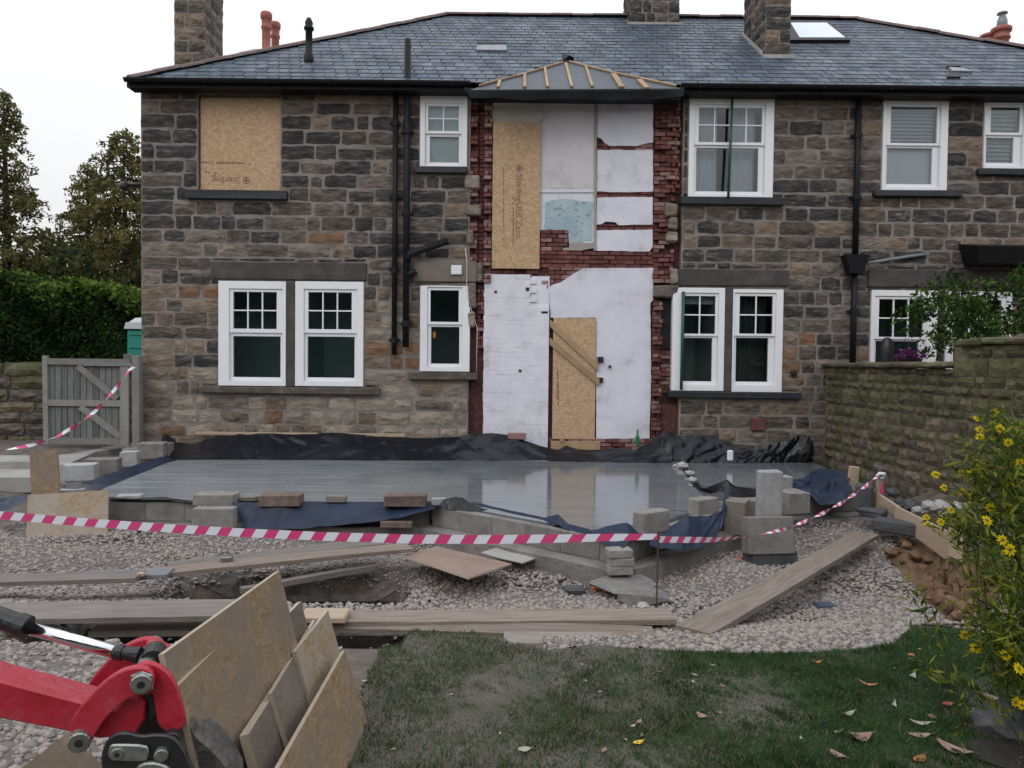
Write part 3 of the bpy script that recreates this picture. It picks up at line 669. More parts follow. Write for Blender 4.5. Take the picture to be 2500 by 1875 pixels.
for px in ((700, 721, 685, 945), (1768, 1786, 699, 957)):
    x0, x1, z0, z1 = FR(*px); OPEN.append((x0, x1, z0, z1)); mb = MB(); mb.cbox(x0+.002, x1-.002, 12.47, 12.6, z0, z1, .012); mb.build('mullion', 'lintel_stone', house)
# boarded first floor window
bx0, bx1, bz0, bz1 = FR(483, 685, 222, 467); OPEN.append((bx0, bx1, bz0, ZT)); HOLES.append((bx0, bx1, bz0, ZT-.02, 'void_dark', house))
fx0, fx1, fz0, fz1 = FR(486, 685, 236, 467)
mb = MB(); mb.cbox(fx0, fx1, 12.555, 12.573, fz0, fz1, .002); board1 = mb.build('osb_board', 'osb_new', house)
mb = MB(); mb.box(fx0, fx1, 12.58, 12.62, fz1-.1, ZT-.03); mb.build('timber_lintel', 'board_brown', house)
# demolition strip: the old inner wall stands in a recess
rx0, rx1 = FP(1146, 650)[0], FP(1663, 650)[0]
OPEN.append((rx0, rx1, ZB, ZT)); HOLES.append((rx0, rx1, ZB, ZT-.01, None, house))
# ------------------------------------------------------------------ mortar backing, cut at openings
def wall_backing(x0, x1, root):
    hs = [h for h in HOLES if h[5] is root and h[0] < x1 and h[1] > x0]
    xs = sorted({x0, x1, *[max(x0, h[0]) for h in hs], *[min(x1, h[1]) for h in hs]}); zs = sorted({ZB-.3, ZT+.06, *[h[2] for h in hs], *[h[3] for h in hs]})
    mb = MB()
    for a, b in zip(xs, xs[1:]):
        run = None
        for c, d in zip(zs, zs[1:]):
            mx_, mz = (a+b)/2, (c+d)/2
            solid = not any(h[0] < mx_ < h[1] and h[2] < mz < h[3] for h in hs)
            if solid: run = (run[0], d) if run else (c, d)
            if (not solid or d == zs[-1]) and run:
                mb.add([(a, YF, run[0]), (b, YF, run[0]), (b, YF, run[1]), (a, YF, run[1])], [(0, 1, 2, 3)]); run = None
    for h in hs:   # reveals
        a, b, c, d = h[:4]; yb = 12.66 if h[4] is None else 12.62
        mb.add([(a, YF, c), (a, yb, c), (a, yb, d), (a, YF, d)], [(0, 1, 2, 3)]); mb.add([(b, YF, c), (b, yb, c), (b, yb, d), (b, YF, d)], [(3, 2, 1, 0)])
        mb.add([(a, YF, c), (b, YF, c), (b, yb, c), (a, yb, c)], [(0, 1, 2, 3)]); mb.add([(a, YF, d), (b, YF, d), (b, yb, d), (a, yb, d)], [(3, 2, 1, 0)])
    return mb
wb = wall_backing(XL, XS, house); wb.add([(XL, YF, ZB-.3), (XL, YF, ZT+.2), (XL, 20.2, ZT+.2), (XL, 20.2, ZB-.3)], [(0, 1, 2, 3)])
wb.add([(XL, 20.2, ZB-.3), (XS, 20.2, ZB-.3), (XS, 20.2, ZT+.2), (XL, 20.2, ZT+.2)], [(3, 2, 1, 0)])
wallA = wb.build('wall', 'mortar', house)
wb = wall_backing(XS, XR, neigh); wb.add([(XR, YF, ZB-.3), (XR, YF, ZT+.2), (XR, 20.2, ZT+.2), (XR, 20.2, ZB-.3)], [(3, 2, 1, 0)])
wb.add([(XS, 20.2, ZB-.3), (XR, 20.2, ZB-.3), (XR, 20.2, ZT+.2), (XS, 20.2, ZT+.2)], [(3, 2, 1, 0)])
wallB = wb.build('wall', 'mortar', neigh)
for h in HOLES:     # a room behind every opening
    if h[4] is None: continue
    a, b, c, d = h[:4]; mb = MB(); y0, y1 = 12.63, 13.9
    mb.add([(a-.3, y0, c-.3), (b+.3, y0, c-.3), (b+.3, y0, d+.2), (a-.3, y0, d+.2), (a-.3, y1, c-.3), (b+.3, y1, c-.3), (b+.3, y1, d+.2), (a-.3, y1, d+.2)], [(4,5,6,7), (0,4,7,3), (1,2,6,5), (0,1,5,4), (3,7,6,2)])
    mb.build('room', h[4], h[5])
# ------------------------------------------------------------------ coursed rock-faced stones
def palette(u, v):
    r = random.random()
    def pick(*ps):
        s = 0
        for p, m in ps:
            s += p
            if r < s: return m
        return ps[-1][1]
    if v < 260: return pick((.5, 'stone_grey'), (.25, 'stone_brown'), (.25, 'stone_dark'))
    if u < 1145:
        if v < 480: return pick((.52, 'stone_soot'), (.28, 'stone_dark'), (.16, 'stone_grey'), (.04, 'stone_brown'))
        if v < 690: return pick((.42, 'stone_soot'), (.28, 'stone_dark'), (.2, 'stone_grey'), (.08, 'stone_brown'), (.02, 'stone_orange'))
        if v < 890:
            if u > 890 and v > 730: return pick((.62, 'stone_orange'), (.28, 'stone_buff'), (.10, 'stone_brown'))
            if u < 530: return pick((.12, 'stone_soot'), (.13, 'stone_dark'), (.3, 'stone_brown'), (.25, 'stone_buff'), (.20, 'stone_orange'))
            return pick((.33, 'stone_brown'), (.3, 'stone_buff'), (.27, 'stone_orange'), (.10, 'stone_dark'))
        return pick((.5, 'stone_buff'), (.18, 'stone_grey'), (.2, 'stone_brown'), (.06, 'stone_orange'), (.06, 'stone_dark'))
    if v > 930: return pick((.4, 'stone_grey'), (.35, 'stone_brown'), (.25, 'stone_dark'))
    if 1900 < u < 1970 and v > 800: return pick((.6, 'stone_orange'), (.4, 'stone_brown'))
    if u < 2080: return pick((.34, 'stone_soot'), (.44, 'stone_dark'), (.11, 'stone_brown'), (.11, 'stone_grey'))
    return pick((.3, 'stone_soot'), (.5, 'stone_dark'), (.13, 'stone_brown'), (.07, 'stone_grey'))
def to_px(p):
    d = Vector(p)-CAM; z = d.dot(_f); return 1250+F*d.dot(_r)/z, 937.5-F*d.dot(_u)/z
def split(c0, c1, blocks):
    free = [(c0, c1)]
    for a, b in blocks:
        nf = []
        for s, e in free:
            if b <= s or a >= e: nf.append((s, e)); continue
            if a > s: nf.append((s, a))
            if b < e: nf.append((b, e))
        free = nf
    return free
courses = [ZB]
while courses[-1] < ZT-.3: courses.append(courses[-1]+random.uniform(.215, .25))
courses.append(ZT+.02)
def lay(x0, x1, z0, z1, items):
    if x1-x0 < .05 or z1-z0 < .05: return
    x = x0
    while x < x1-.04:
        wd = random.choice((.24, .3, .36, .42, .5, .58, .66))*random.uniform(.9, 1.1)
        if x1-x-wd < .17: wd = x1-x
        if wd > .8: wd *= .5
        g = random.uniform(.014, .028); a, b = x+g, x+wd-g; c, d = z0+random.uniform(.012, .026), z1-random.uniform(.012, .026)
        if random.random() < .08 and d-c > .16: d -= .03
        if b-a > .03:
            u, v = to_px(((a+b)/2, YF, (c+d)/2)); items.append((unit_stone(random.randrange(10), palette(u, v)), ((a+b)/2, YF-.002, (c+d)/2), ((b-a), random.uniform(.014, .036), (d-c)), None))
        x += wd
for root, wl, xa, xb in ((house, wallA, XL-.01, XS), (neigh, wallB, XS, 9.2)):
    items = []
    for z0, z1 in zip(courses, courses[1:]):
        cuts = sorted({z0, z1, *[q for o in OPEN for q in (o[2], o[3]) if z0+.07 < q < z1-.07]})
        # only split where an opening edge falls well inside this course
        full = [(o[0], o[1]) for o in OPEN if o[2] < z1-.07 and o[3] > z0+.07]
        for s, e in split(xa, xb, full): lay(s, e, z0, z1, items)
        for o in OPEN:   # the sliver of the course above / below an opening edge
            for q, lo in ((o[3], False), (o[2], True)):
                if z0+.07 < q < z1-.07:
                    others = [(p[0], p[1]) for p in OPEN if p is not o and p[2] < (q if lo else z1)-.03 and p[3] > (z0 if lo else q)+.03]
                    for s, e in split(max(xa, o[0]), min(xb, o[1]), others): lay(s, e, z0 if lo else q, q if lo else z1, items)
    def vis(it):
        u, v = to_px(it[1]); hid = (-20 < u < 2520 and -20 < v < 1075) and not (u > 2060 and v > 885)
        return (it[2][0]*it[2][2]) * (1 if hid else .01)
    pieces('stone', items, wl, 298, vis)
    if root is neigh: mb = MB(); mb.box(9.2, XR, 12.46, 12.5, ZB, ZT); mb.build('stonework', 'stone_dark', neigh)
# toothed stones left on both edges of the demolition strip
teeth = [(1135, 1171, 428, 462), (1138, 1174, 500, 528), (1140, 1156, 562, 598), (1163, 1166, 640, 690), (1144, 1162, 690, 755), (1142, 1160, 760, 800), (1625, 1653, 497, 529), (1632, 1653, 529, 563), (1626, 1652, 565, 592), (1638, 1655, 655, 695), (1597, 1656, 695, 728)]
for t in teeth:
    x0, x1, z0, z1 = FR(*t); mb = MB(); mb.cbox(x0, max(x1, x0+.1), 12.43+random.uniform(0, .03), 12.62, z0+.01, z1-.01, .025, jit=.012); mb.build('stone', random.choice(('stone_buff', 'stone_grey')), wallA)
# ------------------------------------------------------------------ brick and plaster of the demolition strip
mb = MB(); mb.box(rx0, rx1, 12.64, 12.7, ZB-.3, ZT); brickwork = mb.build('brickwork', 'brick_bed', house)
bitems = []
def bricks(px, y=(12.56, 12.62), wd=.21, skip=0., ms=('brick_red', 'brick_red', 'brick_pink'), alt=False, hgt_=.072):
    x0, x1, z0, z1 = FR(*px); z = z0; k = 0
    while z < z1-.03:
        x = x0-(wd*.5 if k % 2 else 0)
        while x < x1-.02:
            a, b = max(x, x0), min(x+wd, x1)
            if b-a > .03 and random.random() >= skip:
                yy = random.uniform(*y)
                if alt: yy = y[0]+random.uniform(0, .02) if (k//2) % 2 == 0 else y[1]
                h2 = min(hgt_-.012, z1-z); j = random.uniform(-.008, .008)
                bitems.append((unit_box('brick', random.choice(ms), .045, .03, random.randrange(4)), ((a+b)/2+j, (yy+12.66)/2, z+h2/2), (b-a-.01, 12.66-yy, h2), None))
            x += wd
        z += hgt_; k += 1
bricks((1147, 1167, 244, 690), (12.49, 12.60), .13, alt=True, ms=('brick_red', 'brick_red', 'brick_pink'))
bricks((1168, 1181, 262, 690), (12.60, 12.62), .2, .1, ms=('brick_red',))
bricks((1181, 1201, 250, 690), (12.50, 12.60), .14, alt=True, ms=('brick_pink', 'brick_pink', 'brick_red'))
bricks((1164, 1182, 690, 850), (12.53, 12.61), .12, .15)
bricks((1598, 1650, 268, 690), (12.52, 12.62), .19, .06, ms=('brick_red', 'brick_red', 'brick_red', 'brick_pink'))
bricks((1650, 1662, 246, 480), (12.49, 12.58), .1, .1, ms=('brick_red', 'stone_orange', 'brick_pink'))
bricks((1593, 1615, 730, 1092), (12.45, 12.60), .16, alt=True, ms=('brick_red', 'brick_pink', 'brick_red'))
bricks((1616, 1640, 850, 960), (12.56, 12.62), .17, .1)
bricks((1317, 1598, 612, 652), (12.585, 12.61), .215, .02, ms=('brick_red',))
bricks((1457, 1598, 346, 364), (12.60, 12.615), .215, 0, ms=('brick_red', 'brick_pink')); bricks((1457, 1598, 464, 480), (12.60, 12.615), .215, ms=('brick_red',)); bricks((1457, 1598, 545, 560), (12.60, 12.615), .215, ms=('brick_red',))
bricks((1319, 1388, 556, 610), (12.575, 12.6), .2, 0, ms=('brick_pink', 'brick_red'))
bricks((1184, 1337, 656, 676), (12.57, 12.61), .2, .1); bricks((1322, 1340, 672, 756), (12.56, 12.61), .18)
bricks((1340, 1430, 650, 700), (12.60, 12.615), .2, 0, ms=('brick_pink', 'brick_red'))
bricks((1340, 1600, 1072, 1112), (12.55, 12.6), .215, .05); bricks((1500, 1590, 934, 944), (12.595, 12.61), .2, ms=('brick_pink',))
pieces('brick', bitems, brickwork, 297, lambda it: it[2][0]*it[2][2])
mb = MB(); x0, x1, z0, z1 = FR(1616, 1642, 715, 850); mb.box(x0, x1, 12.60, 12.63, z0, z1); mb.build('brick_cavity', 'void_dark', house)
x0, x1, z0, z1 = FR(1612, 1662, 985, 1095); mb = MB(); mb.cbox(x0, x1, 12.56, 12.63, z0, z1, .03, jit=.02); mb.build('broken_brickwork', 'brick_bed', house)
def plaster(poly, m, yf, th=.03, rag=2.0, name='plaster_panel'):
    pts = []
    for i in range(len(poly)):
        a, b = poly[i], poly[(i+1) % len(poly)]; L = math.hypot(a[0]-b[0], a[1]-b[1]); n = max(1, int(L/11)) if rag else 1
        for k in range(n):
            t = k/n; j = (random.uniform(-rag, rag), random.uniform(-rag, rag)) if k else (0, 0)
            pts.append((a[0]+(b[0]-a[0])*t+j[0], a[1]+(b[1]-a[1])*t+j[1]))
    W = [FP(*p) for p in pts]; mb = MB()
    n = len(W); V = [(x, yf, z) for x, z in W]+[(x, yf+th, z) for x, z in W]
    area = sum(W[i][0]*W[(i+1) % n][1]-W[(i+1) % n][0]*W[i][1] for i in range(n))
    f = list(range(n)); 
    if area < 0: f = f[::-1]
    mb.add(V, [f]+[(i, (i+1) % n, n+(i+1) % n, n+i) for i in range(n)]); return mb.build(name, m, house)
plaster([(1202, 243), (1326, 243), (1326, 284), (1319, 296), (1202, 295)], 'plaster_cream', 12.57, .07, .4)
plaster([(1326, 243), (1455, 243), (1455, 456), (1316, 456), (1319, 300), (1326, 286)], 'plaster_pink', 12.59, .05, .5)
plaster([(1318, 457), (1455, 457), (1454, 467), (1317, 467)], 'plaster', 12.583, .05, .3, 'batten')
plaster([(1317, 468), (1455, 468), (1455, 600), (1392, 604), (1388, 560), (1378, 559), (1340, 557), (1328, 562), (1319, 566)], 'plaster', 12.60, .04, .6)
plaster([(1332, 492), (1345, 486), (1372, 482), (1400, 484), (1440, 488), (1449, 492), (1446, 586), (1394, 586), (1392, 566), (1384, 559), (1340, 556), (1330, 558)], 'plaster_blue', 12.594, .01, 1.2)
plaster([(1392, 590), (1454, 590), (1452, 604), (1420, 610), (1360, 609), (1345, 604), (1390, 602)], 'plaster_torn', 12.585, .04, 1.5)
plaster([(1452, 243), (1459, 243), (1457, 610), (1451, 610)], 'plaster_torn', 12.575, .06, .5, 'batten')
plaster([(1460, 243), (1597, 243), (1597, 344), (1580, 346), (1565, 350), (1556, 353), (1490, 352), (1478, 345), (1470, 334), (1460, 330)], 'plaster', 12.59, .05, .8)
plaster([(1460, 362), (1597, 362), (1597, 464), (1570, 465), (1530, 466), (1500, 466), (1459, 464)], 'plaster', 12.592, .05, .8)
plaster([(1459, 480), (1480, 478), (1596, 478), (1596, 546), (1512, 547), (1505, 540), (1480, 538), (1470, 545), (1458, 546)], 'plaster', 12.592, .05, .8)
plaster([(1458, 560), (1596, 558), (1596, 600), (1588, 612), (1458, 610)], 'plaster', 12.592, .05, .8)
plaster([(1425, 653), (1597, 652), (1597, 730), (1590, 740), (1592, 930), (1588, 1072), (1457, 1072), (1457, 775), (1345, 775), (1341, 700), (1352, 693), (1370, 688), (1400, 668)], 'plaster', 12.585, .06, .6)
mb = MB()
for _ in range(34):
    u, v = random.uniform(1338, 1446), random.uniform(490, 582)
    if u < 1392 and v > 550: continue
    x, z = FP(u, v); s = random.uniform(.006, .016); mb.cbox(x-s*1.6, x+s*1.6, 12.589, 12.596, z-s, z+s, .002, jit=.003)
o = mb.build('adhesive_dabs', 'plaster_torn', house); o['kind'] = 'stuff'
# white painted brickwork
wx0, wx1, wz0, wz1 = FR(1179, 1340, 668, 1076)
mb = MB(); mb.box(wx0+.02, wx1, 12.575, 12.64, ZB-.2, wz1-.03); pbw = mb.build('painted_brickwork', 'white_brick', house)
k = 0; z = ZB-.1
while z < wz1-.01:
    x = wx0-(.11 if k % 2 else 0)
    while x < wx1-.02:
        a, b = max(x, wx0+random.uniform(0, .015)), min(x+.222, wx1); top = z > wz1-.08
        if b-a > .03 and not (top and random.random() < .45) and not (b > FP(1322, 700)[0] and z > FP(1322, 752)[1]):
            piece('painted_brick', unit_box('painted_brick', 'white_brick', .015, .006, k % 3), pbw, ((a+b)/2, 12.565+random.uniform(-.0025, .0025), z+.034), (b-a+.001, .03, .0758))
        x += .222
    z += .0765; k += 1
mb = MB(); x0, x1, z0, z1 = FR(1322, 1338, 752, 765); mb.box(x0, x1, 12.55, 12.60, z0, z1); mb.build('wall_hole', 'void_dark', house)
# boards over the two doorways
def oboard(px, y, m='osb_new', th=.018, name='osb_board'):
    x0, x1, z0, z1 = FR(*px); mb = MB(); mb.cbox(x0, x1, y, y+th, z0, z1, .002); return mb.build(name, m, house)
board2 = oboard((1202, 1319, 296, 655), 12.535, th=.022)
board3 = oboard((1350, 1455, 776, 1073), 12.562)
for (ua, va, ub, vb, hh) in ((1343, 788, 1462, 898, 9), (1342, 832, 1464, 934, 9)):
    a0, a1 = FP(ua, va-hh), FP(ua, va+hh); b0, b1 = FP(ub, vb-hh), FP(ub, vb+hh)
    mb = MB(); mb.hexa([(a1[0], 12.53, a1[1]), (b1[0], 12.53, b1[1]), (b1[0], 12.56, b1[1]), (a1[0], 12.56, a1[1]), (a0[0], 12.53, a0[1]), (b0[0], 12.53, b0[1]), (b0[0], 12.56, b0[1]), (a0[0], 12.56, a0[1])]); mb.build('diagonal_batten', 'wood_fresh', house)
oboard((1345, 1465, 1078, 1098), 12.50, 'wood_fresh', .06, 'timber_threshold'); oboard((1366, 1378, 1070, 1080), 12.49, 'wood_fresh', .04, 'wood_block')
for p_ in ((1467, 878, 7), (1467, 928, 6), (1490, 895, 3), (1270, 905, 3), (1288, 705, 4), (1210, 712, 3)):
    x, z = FP(p_[0], p_[1]); s = p_[2]/145; mb = MB(); mb.cbox(x-s, x+s, 12.535, 12.6, z-s, z+s, .003); mb.build('socket_box', 'black_steel', house)
# printing on the boards
def text(body, size, parent, loc, rot, m='print_brown', name='printed_lettering', ax='LEFT'):
    c = bpy.data.curves.new(name, 'FONT'); c.body = body; c.size = size; c.align_x = ax; c.extrude = .0006; c.materials.append(MATS[m])
    t = bpy.data.objects.new('text_tmp', c); COL.objects.link(t); bpy.context.view_layer.update()
    me = bpy.data.meshes.new_from_object(t.evaluated_get(bpy.context.evaluated_depsgraph_get())); me.name = name
    bpy.data.objects.remove(t); bpy.data.curves.remove(c)
    o = link(name, me, parent, loc); o.rotation_euler = rot; return o
def cross_logo(parent, cx, cz, r, y):
    mb = MB(); n = 20
    ringp = lambda rr: [(cx+rr*math.cos(2*math.pi*k/n), y, cz+rr*math.sin(2*math.pi*k/n)) for k in range(n)]
    mb.add(ringp(r)+ringp(r*.72), [(k, (k+1) % n, n+(k+1) % n, n+k) for k in range(n)])
    for a, b in ((.16, .7), (.7, .16)): mb.add([(cx-r*a, y-.0005, cz-r*b), (cx+r*a, y-.0005, cz-r*b), (cx+r*a, y-.0005, cz+r*b), (cx-r*a, y-.0005, cz+r*b)], [(0, 1, 2, 3)])
    mb.build('printed_logo', 'print_brown', parent)
x, z = FP(1261, 423); text('SterlingOSB Zero', .15, board2, (x, 12.533, z), (R(90), R(90), 0)); lx_, lz_ = FP(1268, 409); cross_logo(board2, lx_, lz_, .055, 12.533)
def fine_print(parent, u0, v0, u1, v1, wpx, y):
    """illegible small print: a row of short dashes"""
    mb = MB(); L = math.hypot(u1-u0, v1-v0); t = 0
    while t < L:
        s = random.uniform(3, 9)
        if random.random() < .85:
            a = (u0+(u1-u0)*t/L, v0+(v1-v0)*t/L); b = (u0+(u1-u0)*min(L, t+s-1.5)/L, v0+(v1-v0)*min(L, t+s-1.5)/L)
            nx_, nz_ = -(v1-v0)/L*wpx/2, (u1-u0)/L*wpx/2
            q = [FP(a[0]-nx_, a[1]-nz_), FP(a[0]+nx_, a[1]+nz_), FP(b[0]+nx_, b[1]+nz_), FP(b[0]-nx_, b[1]-nz_)]
            mb.add([(p[0], y, p[1]) for p in q], [(0, 1, 2, 3)])
        t += s
    o = mb.build('small_print', 'print_brown', parent); o['kind'] = 'stuff'
fine_print(board2, 1253, 480, 1253, 603, 3, 12.533); fine_print(board2, 1229, 408, 1230, 590, 2.5, 12.533)
x, z = FP(583, 431); text('Sterling', .155, board1, (x, 12.553, z), (R(90), R(180), 0)); lx_, lz_ = FP(599, 438); cross_logo(board1, lx_, lz_, .06, 12.553)
fine_print(board1, 489, 394, 608, 397, 5, 12.553); fine_print(board1, 489, 417, 530, 421, 4, 12.553); fine_print(board3, 1362, 905, 1363, 990, 5, 12.56)
# ------------------------------------------------------------------ pipes, gutter, small fittings
def pipe(name, pts, r, m='black_paint', parent=house, n=12): mb = MB(); mb.tube(pts, r, n); return mb.build(name, m, parent, smooth=True)
def dp(u, v0, v1, r, off=.09, root=house, name='downpipe', collars=()):
    a, b = P(u, v0, 12.5-off), P(u, v1, 12.5-off); xm = (a.x+b.x)/2
    o = pipe(name, [(xm, 12.5-off, a.z), (xm, 12.5-off, b.z)], r, parent=root)
    for v in collars:
        z = P(u, v, 12.5-off).z; mb = MB(); mb.tube([(xm, 12.5-off, z-.05), (xm, 12.5-off, z+.05)], r*1.25, 12); mb.box(xm-.1, xm+.1, 12.5-off+.02, 12.47, z-.015, z+.015); mb.build('collar', 'black_paint', o)
    return o
dp(964, 226, 866, .043, .07, collars=(300, 480, 660, 830))
sp = dp(993, 96, 848, .055, .13, name='soil_pipe', collars=(320, 520, 790))
a = P(1000, 620, 12.36); b = P(1094, 588, 12.36); pipe('branch_pipe', [(P(995, 640, 12.36)), a, b], .06); pipe('branch_pipe', [P(995, 672, 12.36), P(1016, 662, 12.36)], .055)
dpN = dp(2092, 230, 640, .05, .09, house, collars=(330, 480)); dp(2084, 655, 900, .05, .09, house, collars=(760,))
mb = MB(); p = P(2085, 645, 12.38); mb.hexa([(p.x-.1, 12.28, p.z-.16), (p.x+.1, 12.28, p.z-.16), (p.x+.1, 12.45, p.z-.16), (p.x-.1, 12.45, p.z-.16), (p.x-.2, 12.24, p.z+.14), (p.x+.2, 12.24, p.z+.14), (p.x+.2, 12.46, p.z+.14), (p.x-.2, 12.46, p.z+.14)]); mb.build('rainwater_hopper', 'black_paint', house)
pipe('waste_pipe', [P(2100, 646, 12.4), P(2180, 632, 12.42), P(2262, 620, 12.46)], .026, 'lead', neigh)
mb = MB(); x0, x1, z0, z1 = FR(1102, 1128, 649, 672); mb.cbox(x0, x1, 12.41, 12.46, z0, z1, .012); mb.build('alarm_box', 'white_plastic', house)
pipe('cable', [P(1136, 605, 12.44), P(1140, 640, 12.44), P(1139, 720, 12.44), P(1165, 800, 12.5), P(1163, 910, 12.5)], .005, 'white_plastic')
pipe('vent_grille', [P(1938, 911, 12.50), P(1938, 911, 12.44)], .055, 'void_dark'); x0, x1, z0, z1 = FR(1832, 1866, 1020, 1050); mb = MB(); mb.cbox(x0, x1, 12.44, 12.5, z0, z1, .006); mb.build('air_brick', 'brick_red', house)
pipe('green_pole', [P(1788, 238, 12.38), P(1783, 360, 12.38), P(1778, 482, 12.36)], .022, 'green_paint'); pipe('green_pole', [P(1669, 712, 12.42), P(1666, 830, 12.42), P(1663, 952, 12.4)], .024, 'green_paint')
p = P(303, 458, 12.65); mb = MB(); mb.tube([(XL, 12.65, p.z+.06), (p.x, 12.65, p.z+.05)], .03, 8); mb.tube([(p.x, 12.65, p.z+.1), (p.x, 12.65, p.z+.05), (p.x, 12.65, p.z), (p.x, 12.65, p.z-.05)], [.05, .08, .08, .04], 12); mb.build('security_camera', 'black_steel', house, smooth=True)
# wall lamp and dark porch canopy on the neighbouring house
p = P(2318, 668, 12.4); mb = MB(); mb.tube([(p.x, 12.46, p.z), (p.x, 12.3, p.z+.08), (p.x, 12.22, p.z+.03)], .02); mb.tube([(p.x, 12.22, p.z+.06), (p.x, 12.22, p.z-.02), (p.x, 12.22, p.z-.16)], [.05, .14, .09], 12)
mb.build('wall_lamp', 'black_steel', neigh)
a = P(2345, 602, 12.4); x1_ = P(2560, 605, 12.4).x; mb = MB(); mb.hexa([(a.x+.1, 12.05, a.z-.32), (x1_, 12.05, a.z-.32), (x1_, 12.46, a.z-.32), (a.x+.1, 12.46, a.z-.32), (a.x, 11.95, a.z-.06), (x1_, 11.95, a.z-.06), (x1_, 12.46, a.z+.05), (a.x, 12.46, a.z+.05)]); mb.build('porch_canopy', 'black_paint', neigh)
# ------------------------------------------------------------------ roof
EY, EZ, RY, RZ = 12.18, 6.145, 16.2, 9.07
ELX, RLX, RRX, ERX = -6.27, -1.52, 7.33, 12.2
def rz(y): return EZ+(RZ-EZ)*(y-EY)/(RY-EY)
NRM = Vector((0, -(RZ-EZ), RY-EY)).normalized(); SLO = math.atan2(RZ-EZ, RY-EY)
def roofx(y): t = (y-EY)/(RY-EY); return ELX+(RLX-ELX)*t, ERX+(RRX-ERX)*t
YB = 2*RY-EY
mb = MB(); mb.add([(ELX, EY, EZ), (XS, EY, EZ), (XS, RY, RZ), (RLX, RY, RZ), (ELX, YB, EZ), (XS, YB, EZ)], [(0, 1, 2, 3), (0, 3, 4), (3, 2, 5, 4)]); roofA = mb.build('roof', 'slate_b', house)
mb = MB(); mb.add([(XS, EY, EZ), (ERX, EY, EZ), (RRX, RY, RZ), (XS, RY, RZ), (ERX, YB, EZ), (XS, YB, EZ)], [(0, 1, 2, 3), (1, 4, 2), (3, 2, 4, 5)]); roofB = mb.build('roof', 'slate_b', neigh)
TARP = [FP(1146, 217), FP(1664, 217), FP(1385, 150)]
def on_roof(u, v, off=0.):
    d = ray(u, v); p0 = Vector((0, EY, EZ))+NRM*off; t = (p0-CAM).dot(NRM)/d.dot(NRM); return CAM+d*t
tri = [on_roof(1150, 216), on_roof(1660, 214), on_roof(1383, 154)]
slA, slB = [], []
LS = math.hypot(RY-EY, RZ-EZ); ex_ = .235; nrow = int(LS/ex_)+1
for k in range(nrow):
    s = k*ex_; y = EY+s*math.cos(SLO); xl, xr = roofx(min(y+.1, RY)); wd = .19
    x = xl+.02+(.095 if k % 2 else 0)
    while x < xr-.1 and x < 9.9:
        w_ = wd*random.uniform(.93, 1.02); yc = y+(ex_/2)*math.cos(SLO); zc = rz(yc)
        c = Vector((x+w_/2, yc, zc))+NRM*.012
        if yc < RY-.03 and not inpoly(np.array([c.x]), np.array([c.y]), [(t.x, t.y) for t in tri])[0]:
            m = random.choice(('slate', 'slate', 'slate_b', 'slate_c'))
            rot = Matrix.Rotation(SLO-.035+random.uniform(-.008, .008), 3, 'X').to_euler()
            (slA if c.x < XS else slB).append((unit_box('slate', m, .006, .02, random.randrange(5)), tuple(c), (w_-.006, ex_+.02, .008), rot))
        x += wd
pieces('slate', slA, roofA, 298, lambda it: -it[1][1]-.001*abs(it[1][0])); pieces('slate', slB, roofB, 298, lambda it: -it[1][1]-.001*abs(it[1][0]))
# ridge and hip tiles
def ridge_run(a, b, root, n):
    a, b = Vector(a), Vector(b)
    for i in range(n):
        p, q = a.lerp(b, i/n), a.lerp(b, (i+1.0)/n); t = (q-p).normalized(); s = t.cross(Vector((0, 0, 1))).normalized(); up = s.cross(t); V = []; Fc = []
        j = Vector((0, 0, random.uniform(-.008, .008)))
        for e in (p, q):
            for k in range(7): an = math.pi*k/6; V.append(e+j+s*math.cos(an)*.12+up*(math.sin(an)*.075-.03))
        for k in range(6): Fc.append((k, k+1, 8+k, 7+k))
        Fc.append((0, 1, 2, 3, 4, 5, 6)); Fc.append((13, 12, 11, 10, 9, 8, 7)); mb = MB(); mb.add(V, Fc); mb.build('ridge_tile', 'ridge_tile', root, smooth=False)
o3 = Vector((0, 0, .03))
ridge_run(Vector((ELX, EY, EZ))+o3, Vector((RLX, RY, RZ))+o3, roofA, 16); ridge_run(Vector((RLX, RY, RZ))+o3, Vector((XS, RY, RZ))+o3, roofA, 16)
ridge_run(Vector((XS, RY, RZ))+o3, Vector((RRX, RY, RZ))+o3, roofB, 4); ridge_run(Vector((RRX, RY, RZ))+o3, Vector((ERX, EY, EZ))+o3, roofB, 16)
# eaves: gutter, fascia, soffit
def eaves(x0, x1, root, ends=True):
    mb = MB(); n = 8; V = []; Fc = []
    for x in (x0, x1):
        for k in range(n+1): an = math.pi*k/n; V.append((x, 12.13-math.cos(an)*.055, EZ+.005-math.sin(an)*.06))
        for k in range(n, -1, -1): an = math.pi*k/n; V.append((x, 12.13-math.cos(an)*.046, EZ+.005-math.sin(an)*.048))
    m = 2*(n+1)
    for k in range(m): Fc.append((k, (k+1) % m, m+(k+1) % m, m+k))
    Fc.append(tuple(range(m))[::-1]); Fc.append(tuple(range(m, 2*m))); mb.add(V, Fc); mb.build('gutter', 'black_paint', root)
    mb = MB(); mb.box(x0, x1, 12.2, 12.225, EZ-.115, EZ-.012); mb.build('fascia', 'black_paint', root)
    mb = MB(); mb.box(x0, x1, 12.226, 12.46, EZ-.11, EZ-.085); mb.build('soffit', 'black_paint', root)
    x = x0+.3
    while x < x1: mb = MB(); mb.box(x-.015, x+.015, 12.06, 12.2, EZ-.062, EZ-.05); mb.build('gutter_bracket', 'black_paint', root); x += 1.0
eaves(ELX-.03, tri[0].x-.02, house); eaves(tri[1].x+.02, XS, house); eaves(XS, ERX, neigh)
